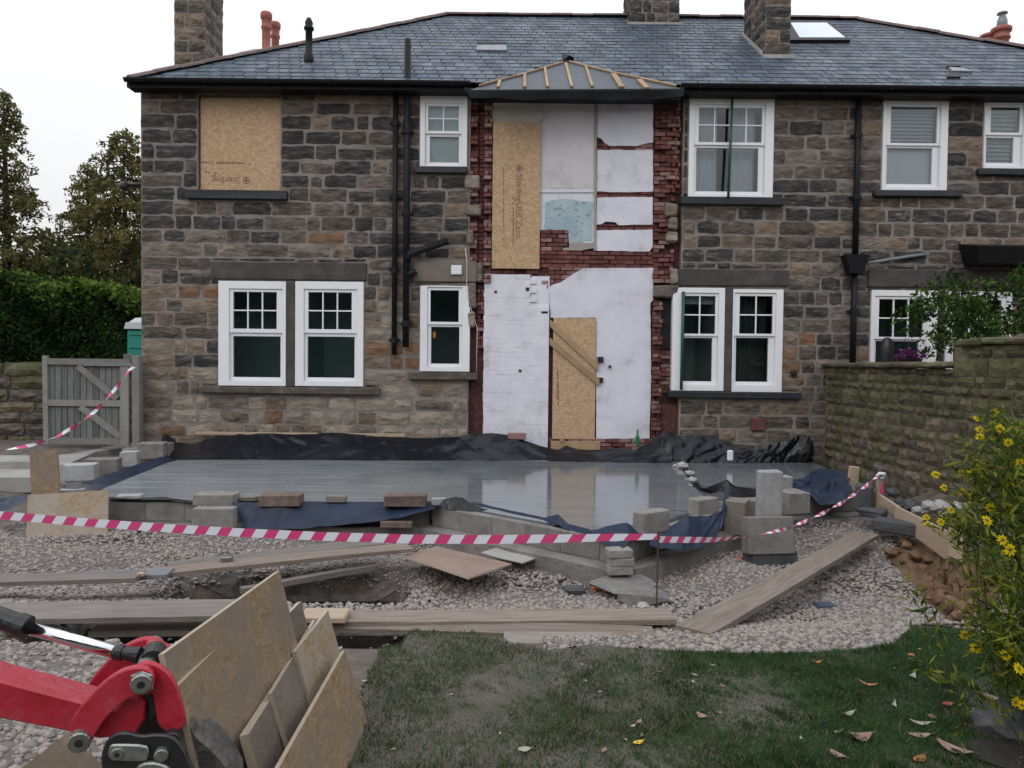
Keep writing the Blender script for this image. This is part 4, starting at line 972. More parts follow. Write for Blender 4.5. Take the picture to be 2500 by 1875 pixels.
# torn valley of the removed extension: membrane triangle, battens, hanging strip
off = .03; T = [on_roof(1148, 219, off), on_roof(1662, 216, off), on_roof(1384, 152, off)]
mb = MB(); mb.add(T+[p-NRM*.028 for p in T], [(0, 1, 2), (0, 3, 4, 1), (1, 4, 5, 2), (2, 5, 3, 0)]); rm = mb.build('roofing_membrane', 'membrane_roof', house)
def batten(u0, v0, u1, v1, wpx):
    a, b = on_roof(u0, v0, off+.004), on_roof(u1, v1, off+.004); t = (b-a).normalized(); s = t.cross(NRM).normalized()*wpx/290; n = NRM*.028
    mb = MB(); mb.hexa([a-s, b-s, b+s, a+s, a-s+n, b-s+n, b+s+n, a+s+n]); mb.build('roof_batten', 'wood_fresh', rm)
for q in ((1216, 215, 1221, 196, 7), (1281, 215, 1281, 181, 7), (1337, 214, 1330, 167, 6), (1396, 214, 1381, 156, 6), (1446, 213, 1430, 164, 6), (1518, 215, 1497, 182, 13), (1580, 217, 1560, 197, 12)): batten(*q)
for q in ((1170, 211, 1260, 187, 4), (1262, 187, 1374, 154, 4), (1390, 152, 1480, 175, 5), (1482, 176, 1560, 192, 5), (1562, 193, 1650, 211, 6)): batten(*q)
V, Fc = grid_sheet([P(1132, 214, 12.08), P(1250, 218, 12.05), P(1400, 217, 12.05), P(1560, 217, 12.05), P(1672, 212, 12.08)], [P(1150, 239, 12.2), P(1250, 242, 12.16), P(1400, 242, 12.14), P(1600, 243, 12.16), P(1668, 234, 12.2)], 60, 5, lambda s, t, p: (0, .02*math.sin(s*31)*t+random.uniform(-.006, .006), .012*math.sin(s*17)*t))
mb = MB(); mb.add(V, Fc); mb.build('hanging_membrane', 'membrane_roof', house, smooth=True)
mb = MB(); a = P(1150, 236, 12.24); b = P(1662, 236, 12.24); mb.box(a.x, b.x, 12.22, 12.46, a.z-.02, a.z+.02); mb.build('soffit', 'black_paint', house)
p = on_roof(1382, 146, .06); mb = MB(); mb.add([p+Vector(random_) for random_ in ((-.09, 0, -.05), (.12, .05, -.06), (.06, .02, .09), (-.05, .06, .12), (.14, -.03, .02))], [(0, 1, 4, 2, 3), (0, 3, 2), (1, 4, 2)]); mb.build('torn_felt', 'membrane_black', rm)
# roof vents, skylight
def quad_on_roof(px, off, th, m, name, parent):
    q = [on_roof(u, v, off) for u, v in px]; mb = MB(); mb.prism([p-NRM*th for p in q], NRM*th); return mb.build(name, m, parent)
quad_on_roof([(1163, 121), (1237, 122), (1236, 105), (1166, 105)], .05, .05, 'lead', 'roof_vent', roofA); quad_on_roof([(1165, 106), (1237, 106), (1236, 101), (1166, 101)], .065, .06, 'black_paint', 'vent_slot', roofA)
sk = quad_on_roof([(1930, 97), (2076, 97), (2020, 50), (1905, 50)], .08, .09, 'black_paint', 'skylight', roofB)
quad_on_roof([(1952, 91), (2064, 91), (2018, 55), (1930, 55)], .087, .006, 'sky_glass', 'skylight_pane', sk)
rv = quad_on_roof([(2312, 187), (2346, 187), (2338, 177), (2318, 177)], .05, .05, 'black_paint', 'roof_vent', roofB); quad_on_roof([(2326, 172), (2376, 173), (2350, 165), (2316, 163)], .05, .05, 'lead', 'roof_vent', roofB); quad_on_roof([(2312, 161), (2346, 161), (2340, 155), (2316, 155)], .05, .05, 'black_paint', 'roof_vent', roofB)
# chimneys
def chimney(root, x0, x1, y0, y1, zb, zt, m=('stone_dark', 'stone_soot', 'stone_brown'), pots=(), flaunch=True, hcourse=.235):
    mb = MB(); mb.box(x0, x1, y0, y1, zb-.6, zt); ch = mb.build('chimney', 'mortar', root)
    z = zb-.5; k = 0; items = []
    while z < zt-.1:
        h = hcourse*random.uniform(.93, 1.07)
        for face in ('f', 'l', 'r'):
            if face == 'f': a, b = x0, x1
            else: a, b = y0, y1
            s = a-.01
            while s < b-.02:
                wd = random.choice((.2, .26, .34, .42)); wd = b+.01-s if b-s-wd < .14 else wd
                loc = (s+wd/2, y0, z+h/2) if face == 'f' else ((x0 if face == 'l' else x1), s+wd/2, z+h/2)
                rot = None if face == 'f' else Matrix.Rotation(-math.pi/2 if face == 'l' else math.pi/2, 3, 'Z').to_euler()
                items.append((unit_stone(random.randrange(10), random.choice(m)), loc, (wd-.03, .04, h-.028), rot)); s += wd
        z += h; k += 1
    pieces('stone', items, ch, 150, lambda it: it[1][2] > zb-.3)
    if flaunch:
        mb = MB(); mb.box(x0-.07, x1+.07, y0-.09, y0-.003, zb-.09, zb+.0); mb.hexa([(x0-.05, y0, zb-.05), (x0-.045, y0, zb-.05), (x0-.045, y1, rz(min(y1, RY))-.02), (x0-.05, y1, rz(min(y1, RY))-.02), (x0-.05, y0, zb+.09), (x0-.045, y0, zb+.09), (x0-.045, y1, rz(min(y1, RY))+.1), (x0-.05, y1, rz(min(y1, RY))+.1)]); mb.build('flashing', 'cement', ch)
    for (px, py, zb_, h, r, mt) in pots:
        mb = MB(); mb.tube([(px, py, zb_), (px, py, zb_+h*.1), (px, py, zb_+h*.12), (px, py, zb_+h*.62), (px, py, zb_+h*.64), (px, py, zb_+h*.70), (px, py, zb_+h*.72), (px, py, zb_+h*.84), (px, py, zb_+h*.86), (px, py, zb_+h*.97), (px, py, zb_+h)], [r*1.15, r*1.12, r*.92, r*.9, r*1.08, r*1.1, r*.95, r*1.0, r*1.22, r*1.25, r*1.05], 14); mb.build('chimney_pot', mt, ch, smooth=True)
    return ch
chimney(house, -6.34, -5.77, 14.0, 14.84, 6.9, 9.9, ('stone_grey', 'stone_dark', 'stone_grey', 'stone_brown'), flaunch=False)
chimney(house, 2.39, 3.41, 15.75, 16.7, rz(15.75), 10.6, ('stone_soot', 'stone_dark'))
cc = P(1868, 138, 13.65); c2 = P(1928, 138, 13.65); chimney(house, cc.x, c2.x, 13.65, 14.93, rz(13.65)+.02, 10.2, ('stone_dark', 'stone_soot', 'stone_brown'))
pp = P(650, 137, 17.2); q2 = P(672, 137, 17.6)
chimney(house, pp.x-.45, pp.x+.5, 16.9, 17.9, pp.z-.5, pp.z-.02, ('stone_grey',), pots=((pp.x, 17.2, pp.z-.06, 1.04, .105, 'terracotta'), (q2.x, 17.6, pp.z-.06, 1.0, .098, 'terracotta')), flaunch=False)
mb = MB(); mb.hexa([(pp.x-.5, 16.85, pp.z-.06), (pp.x+.55, 16.85, pp.z-.06), (pp.x+.55, 17.95, pp.z-.06), (pp.x-.5, 17.95, pp.z-.06), (pp.x-.2, 17.0, pp.z+.08), (pp.x+.3, 17.0, pp.z+.08), (pp.x+.3, 17.8, pp.z+.08), (pp.x-.2, 17.8, pp.z+.08)]); mb.build('flaunching', 'cement', house)
pr = P(2413, 112, 17.0); p2_ = P(2443, 120, 16.8)
chimney(neigh, pr.x-.25, p2_.x+.4, 16.6, 17.5, pr.z-.8, pr.z-.2, ('stone_dark',), pots=((pr.x, 17.0, pr.z-.25, .5, .15, 'terracotta'), (p2_.x, 16.8, p2_.z-.25, .72, .17, 'terracotta')), flaunch=False)
mb = MB(); q = P(2446, 74, 16.8); mb.tube([(q.x, 16.8, q.z), (q.x, 16.8, q.z+.05), (q.x, 16.8, q.z+.12), (q.x, 16.8, q.z+.22), (q.x, 16.8, q.z+.32), (q.x, 16.8, q.z+.35), (q.x, 16.8, q.z+.36), (q.x, 16.8, q.z+.39)], [.08, .07, .11, .1, .06, .06, .11, .1], 12); mb.build('flue_cowl', 'lead', neigh, smooth=True)
vb = on_roof(754, 152); mb = MB(); mb.tube([vb-Vector((0, 0, .1)), vb+Vector((0, 0, .12)), vb+Vector((0, 0, .14)), vb+Vector((0, 0, .55)), vb+Vector((0, 0, .56)), vb+Vector((0, 0, .6)), vb+Vector((0, 0, .62)), vb+Vector((0, 0, .68)), vb+Vector((0, 0, .76))], [.085, .085, .06, .058, .085, .085, .06, .07, .035], 14); mb.build('vent_pipe', 'black_paint', roofA, smooth=True)
from mathutils import noise as mnoise
# ================================================================== foundations
def fwall(label, a, b, ztop, courses_, foot=True, bl=.44, bh=.215, th=.1, m=('block_grey',), foot_w=.14):
    """low wall of concrete blocks along the plan line a-b, outer face on the line's right-hand side"""
    a, b = Vector((a[0], a[1], 0)), Vector((b[0], b[1], 0)); L = (b-a).length; t = (b-a)/L; ang = math.atan2(t.y, t.x)
    w_ = thing('foundation_wall', label, 'block wall', (a.x, a.y, ztop-courses_*bh))
    Mx = Matrix.Translation(a) @ Matrix.Rotation(ang, 4, 'Z')
    for k in range(courses_):
        z0 = ztop-(k+1)*bh; s = -(bl/2 if k % 2 else 0)
        while s < L-.03:
            x0, x1 = max(s, 0), min(s+bl-.008, L)
            if x1-x0 > .05:
                mb = MB(); mb.cbox(x0, x1, 0, th, z0+.004, z0+bh-.005, .006, Mx, .004); mb.build('concrete_block', random.choice(m), w_)
            s += bl
    mb = MB(); mb.box(0, L, .006, th-.006, ztop-courses_*bh-.02, ztop-.006)
    mb.V = [Mx @ v for v in mb.V]; mb.build('mortar_joint', 'footing', w_)
    if foot:
        mb = MB(); n = max(3, int(L/.18)); zt = ztop-courses_*bh; V = []; Fc = []
        for i in range(n+1):
            s = -.02+(L+.04)*i/n; o = random.uniform(-.018, .018)
            V += [(s, -foot_w+o, zt-.26), (s, -foot_w+o, zt-random.uniform(.008, .02)), (s, -.004, zt-.002), (s, th+.1, zt-.002), (s, th+.1, zt-.26)]
        for i in range(n):
            for k in range(4): Fc.append((i*5+k, i*5+k+1, i*5+6+k, i*5+5+k))
        Fc += [(0, 4, 3, 2, 1), (n*5, n*5+1, n*5+2, n*5+3, n*5+4)]
        mb.add([Mx @ Vector(v) for v in V], [f[::-1] for f in Fc]); mb.build('footing', 'footing', w_)
    return w_
fwall('low grey block wall along the front of the slab, behind the long barrier tape', (-4.9, 8.16), (-.9, 8.16), .045, 1)
fwall('block wall of the bay running diagonally to the corner with the brick stack', (-.86, 8.12), (.95, 6.58), .045, 1, foot_w=.17)
fwall('block wall of the bay on the right of its corner, under a blue membrane', (1.0, 6.58), (2.42, 8.15), .045, 1, foot_w=.16)
fwall('low block wall on the right with two blocks set back from the white standing block', (2.45, 8.6), (4.6, 9.35), .03, 1, m=('block_tan', 'block_grey'))
fwall('block wall along the left end of the slab by the gate path', (-5.36, 12.3), (-5.32, 9.25), .04, 1, foot=False)
fwall('short angled block wall at the front left corner behind the plywood sheets', (-5.32, 9.25), (-4.9, 8.18), .045, 1)
# ------------------------------------------------------------------ loose blocks
def block(label, c, size, rotz=0, m='block_grey', name='concrete_block', cat='concrete block', tilt=(0, 0), group=None, ch=.008, jit=.005):
    mb = MB(); w_, d, h = size; V, Fc = chamfer(w_, d, h, ch, jit); mb.add([v+Vector((0, 0, h/2)) for v in V], Fc)
    me = meshdata(name, mb.V, mb.F, [m]); o = link(name, me, None, c); o.rotation_euler = (R(tilt[0]), R(tilt[1]), R(rotz)); return tag(o, label, cat, group)
def cpx(u, v, Y, dz=0): p = P(u, v, Y); return Vector((p.x, Y, p.z+dz))
block('brown topped concrete block lying on another at the left of the blue membrane', cpx(530, 1232, 8.2), (.45, .215, .13), -2)
block('concrete block standing on edge directly below the other at the left of the blue membrane', cpx(525, 1287, 7.95), (.44, .12, .215), 0)
block('dark red brown block on the blue membrane, left of its twin', cpx(688, 1233, 8.15), (.44, .215, .125), 1, 'block_brown')
block('dark red brown block on the blue membrane, nearest the middle of the slab', cpx(991, 1234, 8.12), (.45, .215, .125), 2, 'block_brown')
block('thin pale offcut lying on the slab edge beside the plywood', cpx(318, 1217, 8.3), (.26, .12, .045), 8, 'block_pale', 'block_offcut', 'offcut')
block('small pale block half between the two dark brown blocks', cpx(821, 1225, 8.2), (.22, .1, .07), 1, 'block_tan', 'block_offcut', 'offcut')
block('pale flat offcut right of the stacked grey blocks', cpx(607, 1223, 8.25), (.2, .1, .055), 0, 'block_tan', 'block_offcut', 'offcut')
block('white offcut where the blue membrane lifts into a dark fold', cpx(1072, 1232, 8.05), (.15, .1, .075), 15, 'block_pale', 'block_offcut', 'offcut')
block('pale offcut poking up behind the wider plywood sheet', cpx(170, 1204, 8.7), (.34, .12, .05), 12, 'block_pale', 'block_offcut', 'offcut')
block('grey block nearest the house in the row by the gate', cpx(373, 1118, 11.6), (.38, .3, .24), 10, 'block_grey')
block('broken block end beside the house corner, against the black membrane', cpx(408, 1112, 11.8), (.14, .2, .2), 5, 'block_tan', 'block_offcut', 'offcut')
block('long grey block in the row by the gate, second from the plywood', cpx(252, 1157, 10.3), (.42, .3, .22), 16, 'block_grey')
block('pale upright block in the row by the gate, between two grey blocks', cpx(318, 1138, 10.9), (.23, .24, .22), 14, 'block_pale')
block('low pale block in the row by the gate, nearest the plywood', cpx(200, 1172, 9.8), (.36, .26, .22), 16, 'block_pale')
block('small block behind the row, at the foot of the gate post', cpx(324, 1106, 11.7), (.26, .2, .08), 8, 'block_grey')
# right hand group
block('concrete block on edge at the bay corner, left of the blue hanging membrane', cpx(1590, 1300, 6.95, -.02), (.36, .14, .225), 36, 'block_grey')
block('concrete block on edge further back on the bay wall, beside the white standing block', cpx(1716, 1264, 7.9, -.02), (.33, .15, .235), 38, 'block_grey')
block('stained brown block standing on end against the bay wall', cpx(1800, 1296, 8.0, -.02), (.22, .26, .36), -28, 'block_tan')
block('short block behind the stained brown one', cpx(1840, 1262, 8.3), (.25, .2, .2), 12, 'block_tan')
block('tall white aerated block standing on end', cpx(1876, 1280, 7.55), (.24, .12, .55), 4, 'block_pale', 'aerated_block', 'aerated block', ch=.012)
b5 = block('wide pale block leaning at the foot of the white standing block', cpx(1876, 1352, 7.3), (.46, .2, .36), 6, 'block_grey', tilt=(-10, 0))
block('dark foundation block under the wide pale leaning block', cpx(1880, 1362, 7.35, -.06), (.46, .24, .16), 5, 'block_dark')
block('small pale cube on the block right of the white standing block', cpx(1914, 1192, 8.9), (.14, .16, .15), 14, 'block_pale', 'block_offcut', 'offcut')
block('low grey block right of the white standing block', cpx(1932, 1250, 8.4), (.28, .3, .24), 14, 'block_grey')
block('pale upright board end at the right edge of the small slab', cpx(2079, 1197, 9.3), (.13, .06, .3), 5, 'wood_pale', 'timber_stub', 'timber', tilt=(0, 6))
block('thin white stub standing in the small wet slab', cpx(1782, 1124, 11.6), (.09, .07, .16), 0, 'white_plastic', 'pipe_stub', 'stub', ch=.015)
# stack of bricks on the footing corner
for k, (dx, rz_, m_) in enumerate(((0, 6, 'block_pale'), (.012, 3, 'block_pale'), (-.008, 8, 'block_pale'))):
    block(('lowest', 'middle', 'topmost')[k]+' pale brick of the little stack at the bay corner', cpx(1512, 1400, 6.42, .075*k)+Vector((dx, 0, 0)), (.215, .14, .07), rz_, 'brick_dusty', 'brick', 'brick', group='little stack of pale bricks')
block('lump of concrete in the gravel in front of the bay corner', cpx(1572, 1468, 5.95, -.02), (.34, .22, .12), 28, 'footing', 'concrete_lump', 'concrete lump', ch=.04, jit=.03)
block('slab of spilt concrete under the bay corner', cpx(1520, 1420, 6.35, -.03), (.5, .34, .05), 40, 'footing', 'concrete_lump', 'concrete lump', ch=.02, jit=.03)
block('dark flat stone on the gravel beside the orange caps', GT(1403, 1450), (.16, .13, .06), 10, 'block_dark', 'flat_stone', 'stone', ch=.02, jit=.012)
block('pale rounded stone on the edge of the long board', GT(1570, 1488), (.08, .07, .05), 0, 'rubble', 'pale_stone', 'stone', ch=.02, jit=.01)
block('brown clay brick wedged under the blue membrane', cpx(968, 1288, 7.9), (.34, .1, .07), 0, 'block_brown', 'brick', 'brick')
for i, (u, v, s) in enumerate(((1455, 1444, .035), (1479, 1452, .02))):
    p = GT(u, v); mb = MB(); mb.tube([p+Vector((-s, 0, .02)), p+Vector((s, .01, .03))], [s*.8, s], 10); tag(mb.build('plastic_cap', 'orange_plastic', None, p), ('larger', 'smaller')[i]+' orange plastic cap on the gravel near the bay corner', 'cap')
for i, (u, v) in enumerate(((1806, 1367), (1868, 1354))):
    p = GT(u, v); mb = MB(); mb.cbox(-.025, .025, -.02, .02, 0, .03, .006, Matrix.Translation(p)); tag(mb.build('brick_chip', 'orange_plastic', None, p), ('orange red chip in the gravel left of the dark foundation block', 'orange red chip at the foot of the dark foundation block')[i], 'chip')
# rubble line between the two slabs
for u, v, s, lb in ((1646, 1122, .12, 'pale rubble lump nearest the house in the line between the two slabs'), (1668, 1143, .11, 'large pale rubble lump in the middle of the line between the two slabs'), (1684, 1160, .08, 'pale rubble lump just in front of the middle one between the two slabs'), (1650, 1140, .06, 'smallest pale rubble lump, left of the middle one between the two slabs'), (1690, 1176, .07, 'pale rubble lump nearest the blue membrane between the two slabs')):
    p = G(u, v, .05); V = [Vector(a)*s*random.uniform(.7, 1.1) for a in IV]; me = meshdata('rubble_lump', [Vector((a.x*1.1, a.y, a.z*.7)) for a in V], [tuple(f) for f in IF], ['rubble'])
    tag(link('rubble_lump', me, None, p+Vector((0, 0, s*.3))), lb, 'rubble', 'rubble between the two slabs')
# green bottle against the white wall, stone by the house foot
p = P(1556, 1086, 12.25); mb = MB(); mb.tube([(p.x, 12.25, p.z), (p.x, 12.25, p.z+.13), (p.x, 12.25, p.z+.18), (p.x, 12.25, p.z+.25)], [.035, .035, .014, .013], 12); tag(mb.build('bottle', 'green_glass', None, (p.x, 12.25, p.z)), 'green bottle standing by the foot of the white wall', 'bottle')
block('pale brick lying at the foot of the white painted bricks', cpx(1262, 1072, 12.3), (.3, .15, .1), 3, 'brick_pink', 'brick', 'brick')
mb = MB(); a = P(800, 1060, 12.4); b = P(990, 1060, 12.4); mb.cbox(a.x-2.2, b.x, 12.36, 12.42, a.z-.03, a.z+.02, .004); tag(mb.build('timber_batten', 'wood_pale', None, (b.x, 12.4, a.z)), 'pale timber batten pinned along the house foot above the black membrane', 'batten')
# ------------------------------------------------------------------ damp proof membrane
def membrane(label, A, B, nu, nv, amp, m='membrane', name='damp_membrane', fr=(19, 7), thick=0):
    o_ = random.uniform(0, 90); nz = lambda a, b, c: mnoise.noise(Vector((a+o_, b+o_*.7, c)))
    def fn(s, t, p):
        k = fr[0]*.16; q = s*k+.55*nz(s*k*.5, t*1.5, 1)
        f = 1.1*nz(q*2.2+.8*t, t*.9, 2)+1.0*(1-3*abs(nz(q*4.5+2.2*t, t*1.3, 3)))*.6+.5*(1-3*abs(nz(q*9-2.5*t, t*2, 6)))*.4+.2*nz(q*15, t*5, 4)
        return (.35*amp*f, -amp*f, .5*amp*nz(q*3, t*3, 5))
    V, Fc = grid_sheet(A, B, nu, nv, fn); base = Vector(V[0]); me = meshdata(name, [v-base for v in V], Fc, [m], smooth=True); o = link(name, me, None, base); return tag(o, label, 'membrane')
top = [(395, 1064, 12.3), (410, 1062, 12.3), (432, 1082, 12.3), (475, 1083, 12.35), (520, 1068, 12.35), (600, 1058, 12.38), (720, 1060, 12.36), (830, 1056, 12.36), (900, 1064, 12.36), (960, 1067, 12.36), (1060, 1069, 12.36), (1130, 1064, 12.33), (1200, 1056, 12.3), (1236, 1060, 12.3), (1290, 1078, 12.3), (1330, 1090, 12.3), (1360, 1098, 12.28), (1380, 1087, 12.26), (1410, 1096, 12.28), (1460, 1102, 12.28), (1500, 1094, 12.28), (1550, 1098, 12.28), (1585, 1078, 12.3), (1600, 1064, 12.3)]
bot = [(395, 1122, 12.1), (600, 1121, 12.1), (1000, 1123, 12.1), (1300, 1124, 12.1), (1640, 1130, 12.1)]
membrane('black plastic membrane turned up along the foot of the house behind the wet slab', [P(*q) for q in top], [G(u, v, .056) for u, v, _ in bot], 220, 12, .035, 'membrane_black', fr=(41, 7))
top = [(1600, 1070, 12.3), (1622, 1052, 12.3), (1660, 1063, 12.32), (1720, 1064, 12.34), (1770, 1075, 12.34), (1800, 1090, 12.32), (1830, 1100, 12.32), (1870, 1088, 12.32), (1910, 1078, 12.32), (1945, 1064, 12.3), (1972, 1062, 12.25), (1984, 1082, 12.1), (1984, 1110, 11.9)]
membrane('black plastic membrane bunched against the house foot behind the smaller slab', [P(*q) for q in top], [G(1630, 1128, .036), G(1800, 1130, .036), G(1985, 1128, .036)], 110, 12, .045, 'membrane_black', fr=(27, 6))
# left edge strip and dark fold
membrane('dark membrane strip along the left edge of the slab below the row of blocks', [G(150, 1186, .08), G(215, 1175, .12), G(300, 1145, .13), G(420, 1105, .12)], [G(240, 1196, .056), G(300, 1172, .056), G(340, 1156, .056), G(430, 1120, .056)], 50, 5, .02, 'membrane')
membrane('black fold of membrane bulging behind the wider plywood sheet', [G(150, 1196, .06), P(165, 1178, 8.9), P(195, 1176, 8.9), P(222, 1184, 8.9), G(242, 1200, .056)], [G(140, 1210, .05), G(190, 1207, .05), G(240, 1206, .056)], 26, 6, .012, 'membrane_black')
membrane('thin black lip of membrane over the front block wall, left of the stacked blocks', [G(260, 1212, .06), G(330, 1216, .07), G(400, 1213, .075), G(460, 1222, .06), G(480, 1224, .06)], [P(262, 1217, 8.12), P(330, 1219, 8.12), P(400, 1217, 8.12), P(460, 1228, 8.12), P(480, 1229, 8.12)], 40, 4, .008, 'membrane_black')
membrane('blue membrane hanging over the front block wall under the two dark brown blocks', [G(565, 1227, .062), G(700, 1226, .065), G(850, 1225, .065), G(1000, 1224, .065), G(1075, 1222, .07)], [P(598, 1294, 7.95), P(660, 1296, 7.9), P(720, 1290, 7.92), P(830, 1282, 7.9), P(920, 1273, 7.9), P(1000, 1258, 7.9), P(1050, 1243, 7.9), P(1078, 1232, 8.0)], 80, 14, .02, 'membrane')
membrane('dark fold of membrane standing up where the front wall turns into the bay', [P(1070, 1236, 7.95), P(1085, 1218, 8.0), P(1110, 1213, 8.0), P(1130, 1215, 7.95), P(1165, 1237, 7.9), P(1190, 1244, 7.9)], [P(1075, 1237, 7.95), P(1100, 1245, 7.92), P(1130, 1252, 7.85), P(1160, 1255, 7.8), P(1195, 1262, 7.75), P(1230, 1268, 7.7)], 40, 8, .01, 'membrane_black')
membrane('blue membrane strip over the diagonal bay wall with torn corners', [G(1150, 1224, .065), G(1250, 1247, .065), G(1330, 1263, .065), G(1362, 1255, .12), G(1385, 1278, .07), G(1440, 1292, .07)], [P(1200, 1258, 7.75), P(1272, 1287, 7.35), P(1340, 1289, 7.2), P(1362, 1280, 7.1), P(1400, 1304, 6.9), P(1450, 1310, 6.75)], 60, 8, .012, 'membrane')
membrane('blue membrane flap hanging over the point of the bay corner', [G(1440, 1296, .07), P(1490, 1282, 6.95), P(1530, 1275, 6.95), P(1560, 1296, 6.9), P(1590, 1302, 6.95)], [P(1460, 1318, 6.62), P(1485, 1335, 6.5), P(1502, 1351, 6.4), P(1520, 1338, 6.42), P(1540, 1315, 6.6), P(1590, 1318, 6.7)], 40, 10, .012, 'membrane')
membrane('large blue membrane sheet sagging off the right hand bay wall', [P(1600, 1302, 6.9), P(1640, 1282, 7.1), P(1680, 1260, 7.3), P(1730, 1262, 7.6), P(1765, 1240, 7.9), P(1778, 1172, 8.3)], [P(1585, 1330, 6.6), P(1610, 1340, 6.6), P(1660, 1341, 6.75), P(1710, 1338, 7.0), P(1745, 1315, 7.3), P(1772, 1260, 7.8)], 50, 14, .025, 'membrane')
membrane('blue black membrane edge between the big slab and the block by the white block', [G(1690, 1186, .056), G(1720, 1192, .09), P(1755, 1178, 8.9), P(1775, 1170, 8.9), P(1790, 1185, 8.9), P(1850, 1196, 9.0), P(1990, 1182, 9.2)], [G(1690, 1192, .04), G(1730, 1204, .04), P(1765, 1200, 8.7), P(1790, 1215, 8.6), P(1850, 1218, 8.7), P(1900, 1212, 8.8), P(1990, 1215, 9.0)], 50, 8, .02, 'membrane_black')
membrane('crumpled blue membrane hanging at the right corner of the small slab', [P(1925, 1172, 9.1), P(1960, 1165, 9.2), P(2000, 1140, 9.6), P(2050, 1148, 9.5), P(2070, 1165, 9.3)], [P(1935, 1192, 8.9), P(1975, 1205, 8.8), P(2000, 1232, 8.6), P(2050, 1228, 8.7), P(2075, 1195, 9.0)], 40, 14, .045, 'membrane', fr=(9, 6))
membrane('scrap of blue membrane at the far left edge beside the plywood', [P(-40, 1225, 8.0), P(20, 1212, 8.2), P(70, 1206, 8.4)], [P(-40, 1250, 7.9), P(20, 1246, 7.9), P(66, 1222, 8.1)], 20, 8, .025, 'membrane')
# ------------------------------------------------------------------ boards
def plank(label, a, b, wd, th, m='board_brown', name='scaffold_board', cat='board', back=1, clips=False, za=0):
    """board whose front top edge runs a -> b"""
    a, b = Vector(a), Vector(b); L = (b-a).length; t = (b-a)/L; s = Vector((-t.y, t.x, 0)).normalized()*back
    n = t.cross(s)*back; nseg = 8; V = []; Fc = []
    me_ = MB(); ph = random.uniform(0, 6)
    for i in range(nseg+1):
        x = L*i/nseg; sag = .006*math.sin(ph+3*i/nseg)+random.uniform(-.002, .002)
        V += [(x, 0, -th+sag), (x, -.001, -.003+sag), (x, .004, sag), (x, wd-.004, sag), (x, wd, -.003+sag), (x, wd, -th+sag)]
    for i in range(nseg):
        for k in range(6): Fc.append((i*6+k, i*6+(k+1) % 6, (i+1)*6+(k+1) % 6, (i+1)*6+k))
    Fc += [(0, 1, 2, 3, 4, 5), tuple(range(nseg*6+5, nseg*6-1, -1))]
    Fc = [f[::-1] for f in Fc]
    me = meshdata(name, V, Fc, [m]); o = link(name, me, None, a)
    o.matrix_world = Matrix(((t.x, s.x, n.x, a.x), (t.y, s.y, n.y, a.y), (t.z, s.z, n.z, a.z), (0, 0, 0, 1))); ORG[o.name] = a
    tag(o, label, cat)
    if clips:
        for x in (.03, L-.03):
            me = meshdata('end_band', *[q for q in chamfer(.03, wd+.006, th+.006, .002)], ['steel']); c = bpy.data.objects.new('end_band', me); COL.objects.link(c); c.parent = o; c.location = (x, wd/2, -th/2)
    return o
plank('weathered board end at the left edge, on the gravel below the plywood', G(-160, 1423, -.07), G(330, 1413, -.07), .22, .036, 'board_grey')
plank('bluish grey wet board lying over the joint of two boards', G(188, 1409, -.085), G(408, 1403, -.085), .2, .03, 'board_blue')
plank('long scaffold board bridging the trench, front one of a pair', G(300, 1409, -.10), G(1008, 1340, -.10), .225, .038, 'board_brown')
plank('long scaffold board bridging the trench, rear one of a pair', G(411, 1385, -.105), G(940, 1328, -.105), .225, .038, 'board_grey')
plank('narrow timber lying low in the trench under the pair of boards', G(590, 1436, -.24), G(918, 1381, -.22), .07, .05, 'board_grey', 'timber_length', 'timber')
plank('broad pale board across the left foreground behind the red arm', G(-220, 1516, -.02), G(620, 1504, -.03), .34, .036, 'board_grey')
plank('board lying lower behind the red pivot, under the broad pale board', G(215, 1545, -.16), G(620, 1540, -.16), .2, .036, 'board_brown')
plank('long board along the back of the lawn with a pale offcut on its end', G(700, 1518, -.015), G(1652, 1510, -.035), .225, .036, 'board_brown')
plank('long board below and in front of the top one at the back of the lawn', G(760, 1531, -.055), G(1602, 1560, -.055), .22, .034, 'wood_pale' if False else 'board_brown')
plank('third board half buried in soil at the edge of the lawn', G(1230, 1572, -.05), G(1640, 1578, -.06), .2, .03, 'board_grey')
plank('long scaffold board lying diagonally across the gravel on the right', G(1735, 1546, -.055), G(2146, 1304, -.15), .24, .04, 'board_brown', back=1)
p = G(788, 1520, -.017); block('pale timber offcut lying on the left end of the long board', (p.x, p.y+.06, -.018), (.29, .19, .045), 1, 'wood_pale', 'timber_offcut', 'offcut')
p = G(342, 1408, -.083); block('small wooden wedge on the bluish board', (p.x, p.y+.02, -.084), (.06, .05, .03), 5, 'wood_pale', 'wood_wedge', 'wedge')
p = G(550, 1372, -.1); block('grey metal bracket lying on the rear scaffold board', (p.x, p.y+.03, -.104), (.1, .09, .05), 20, 'steel', 'metal_bracket', 'bracket')
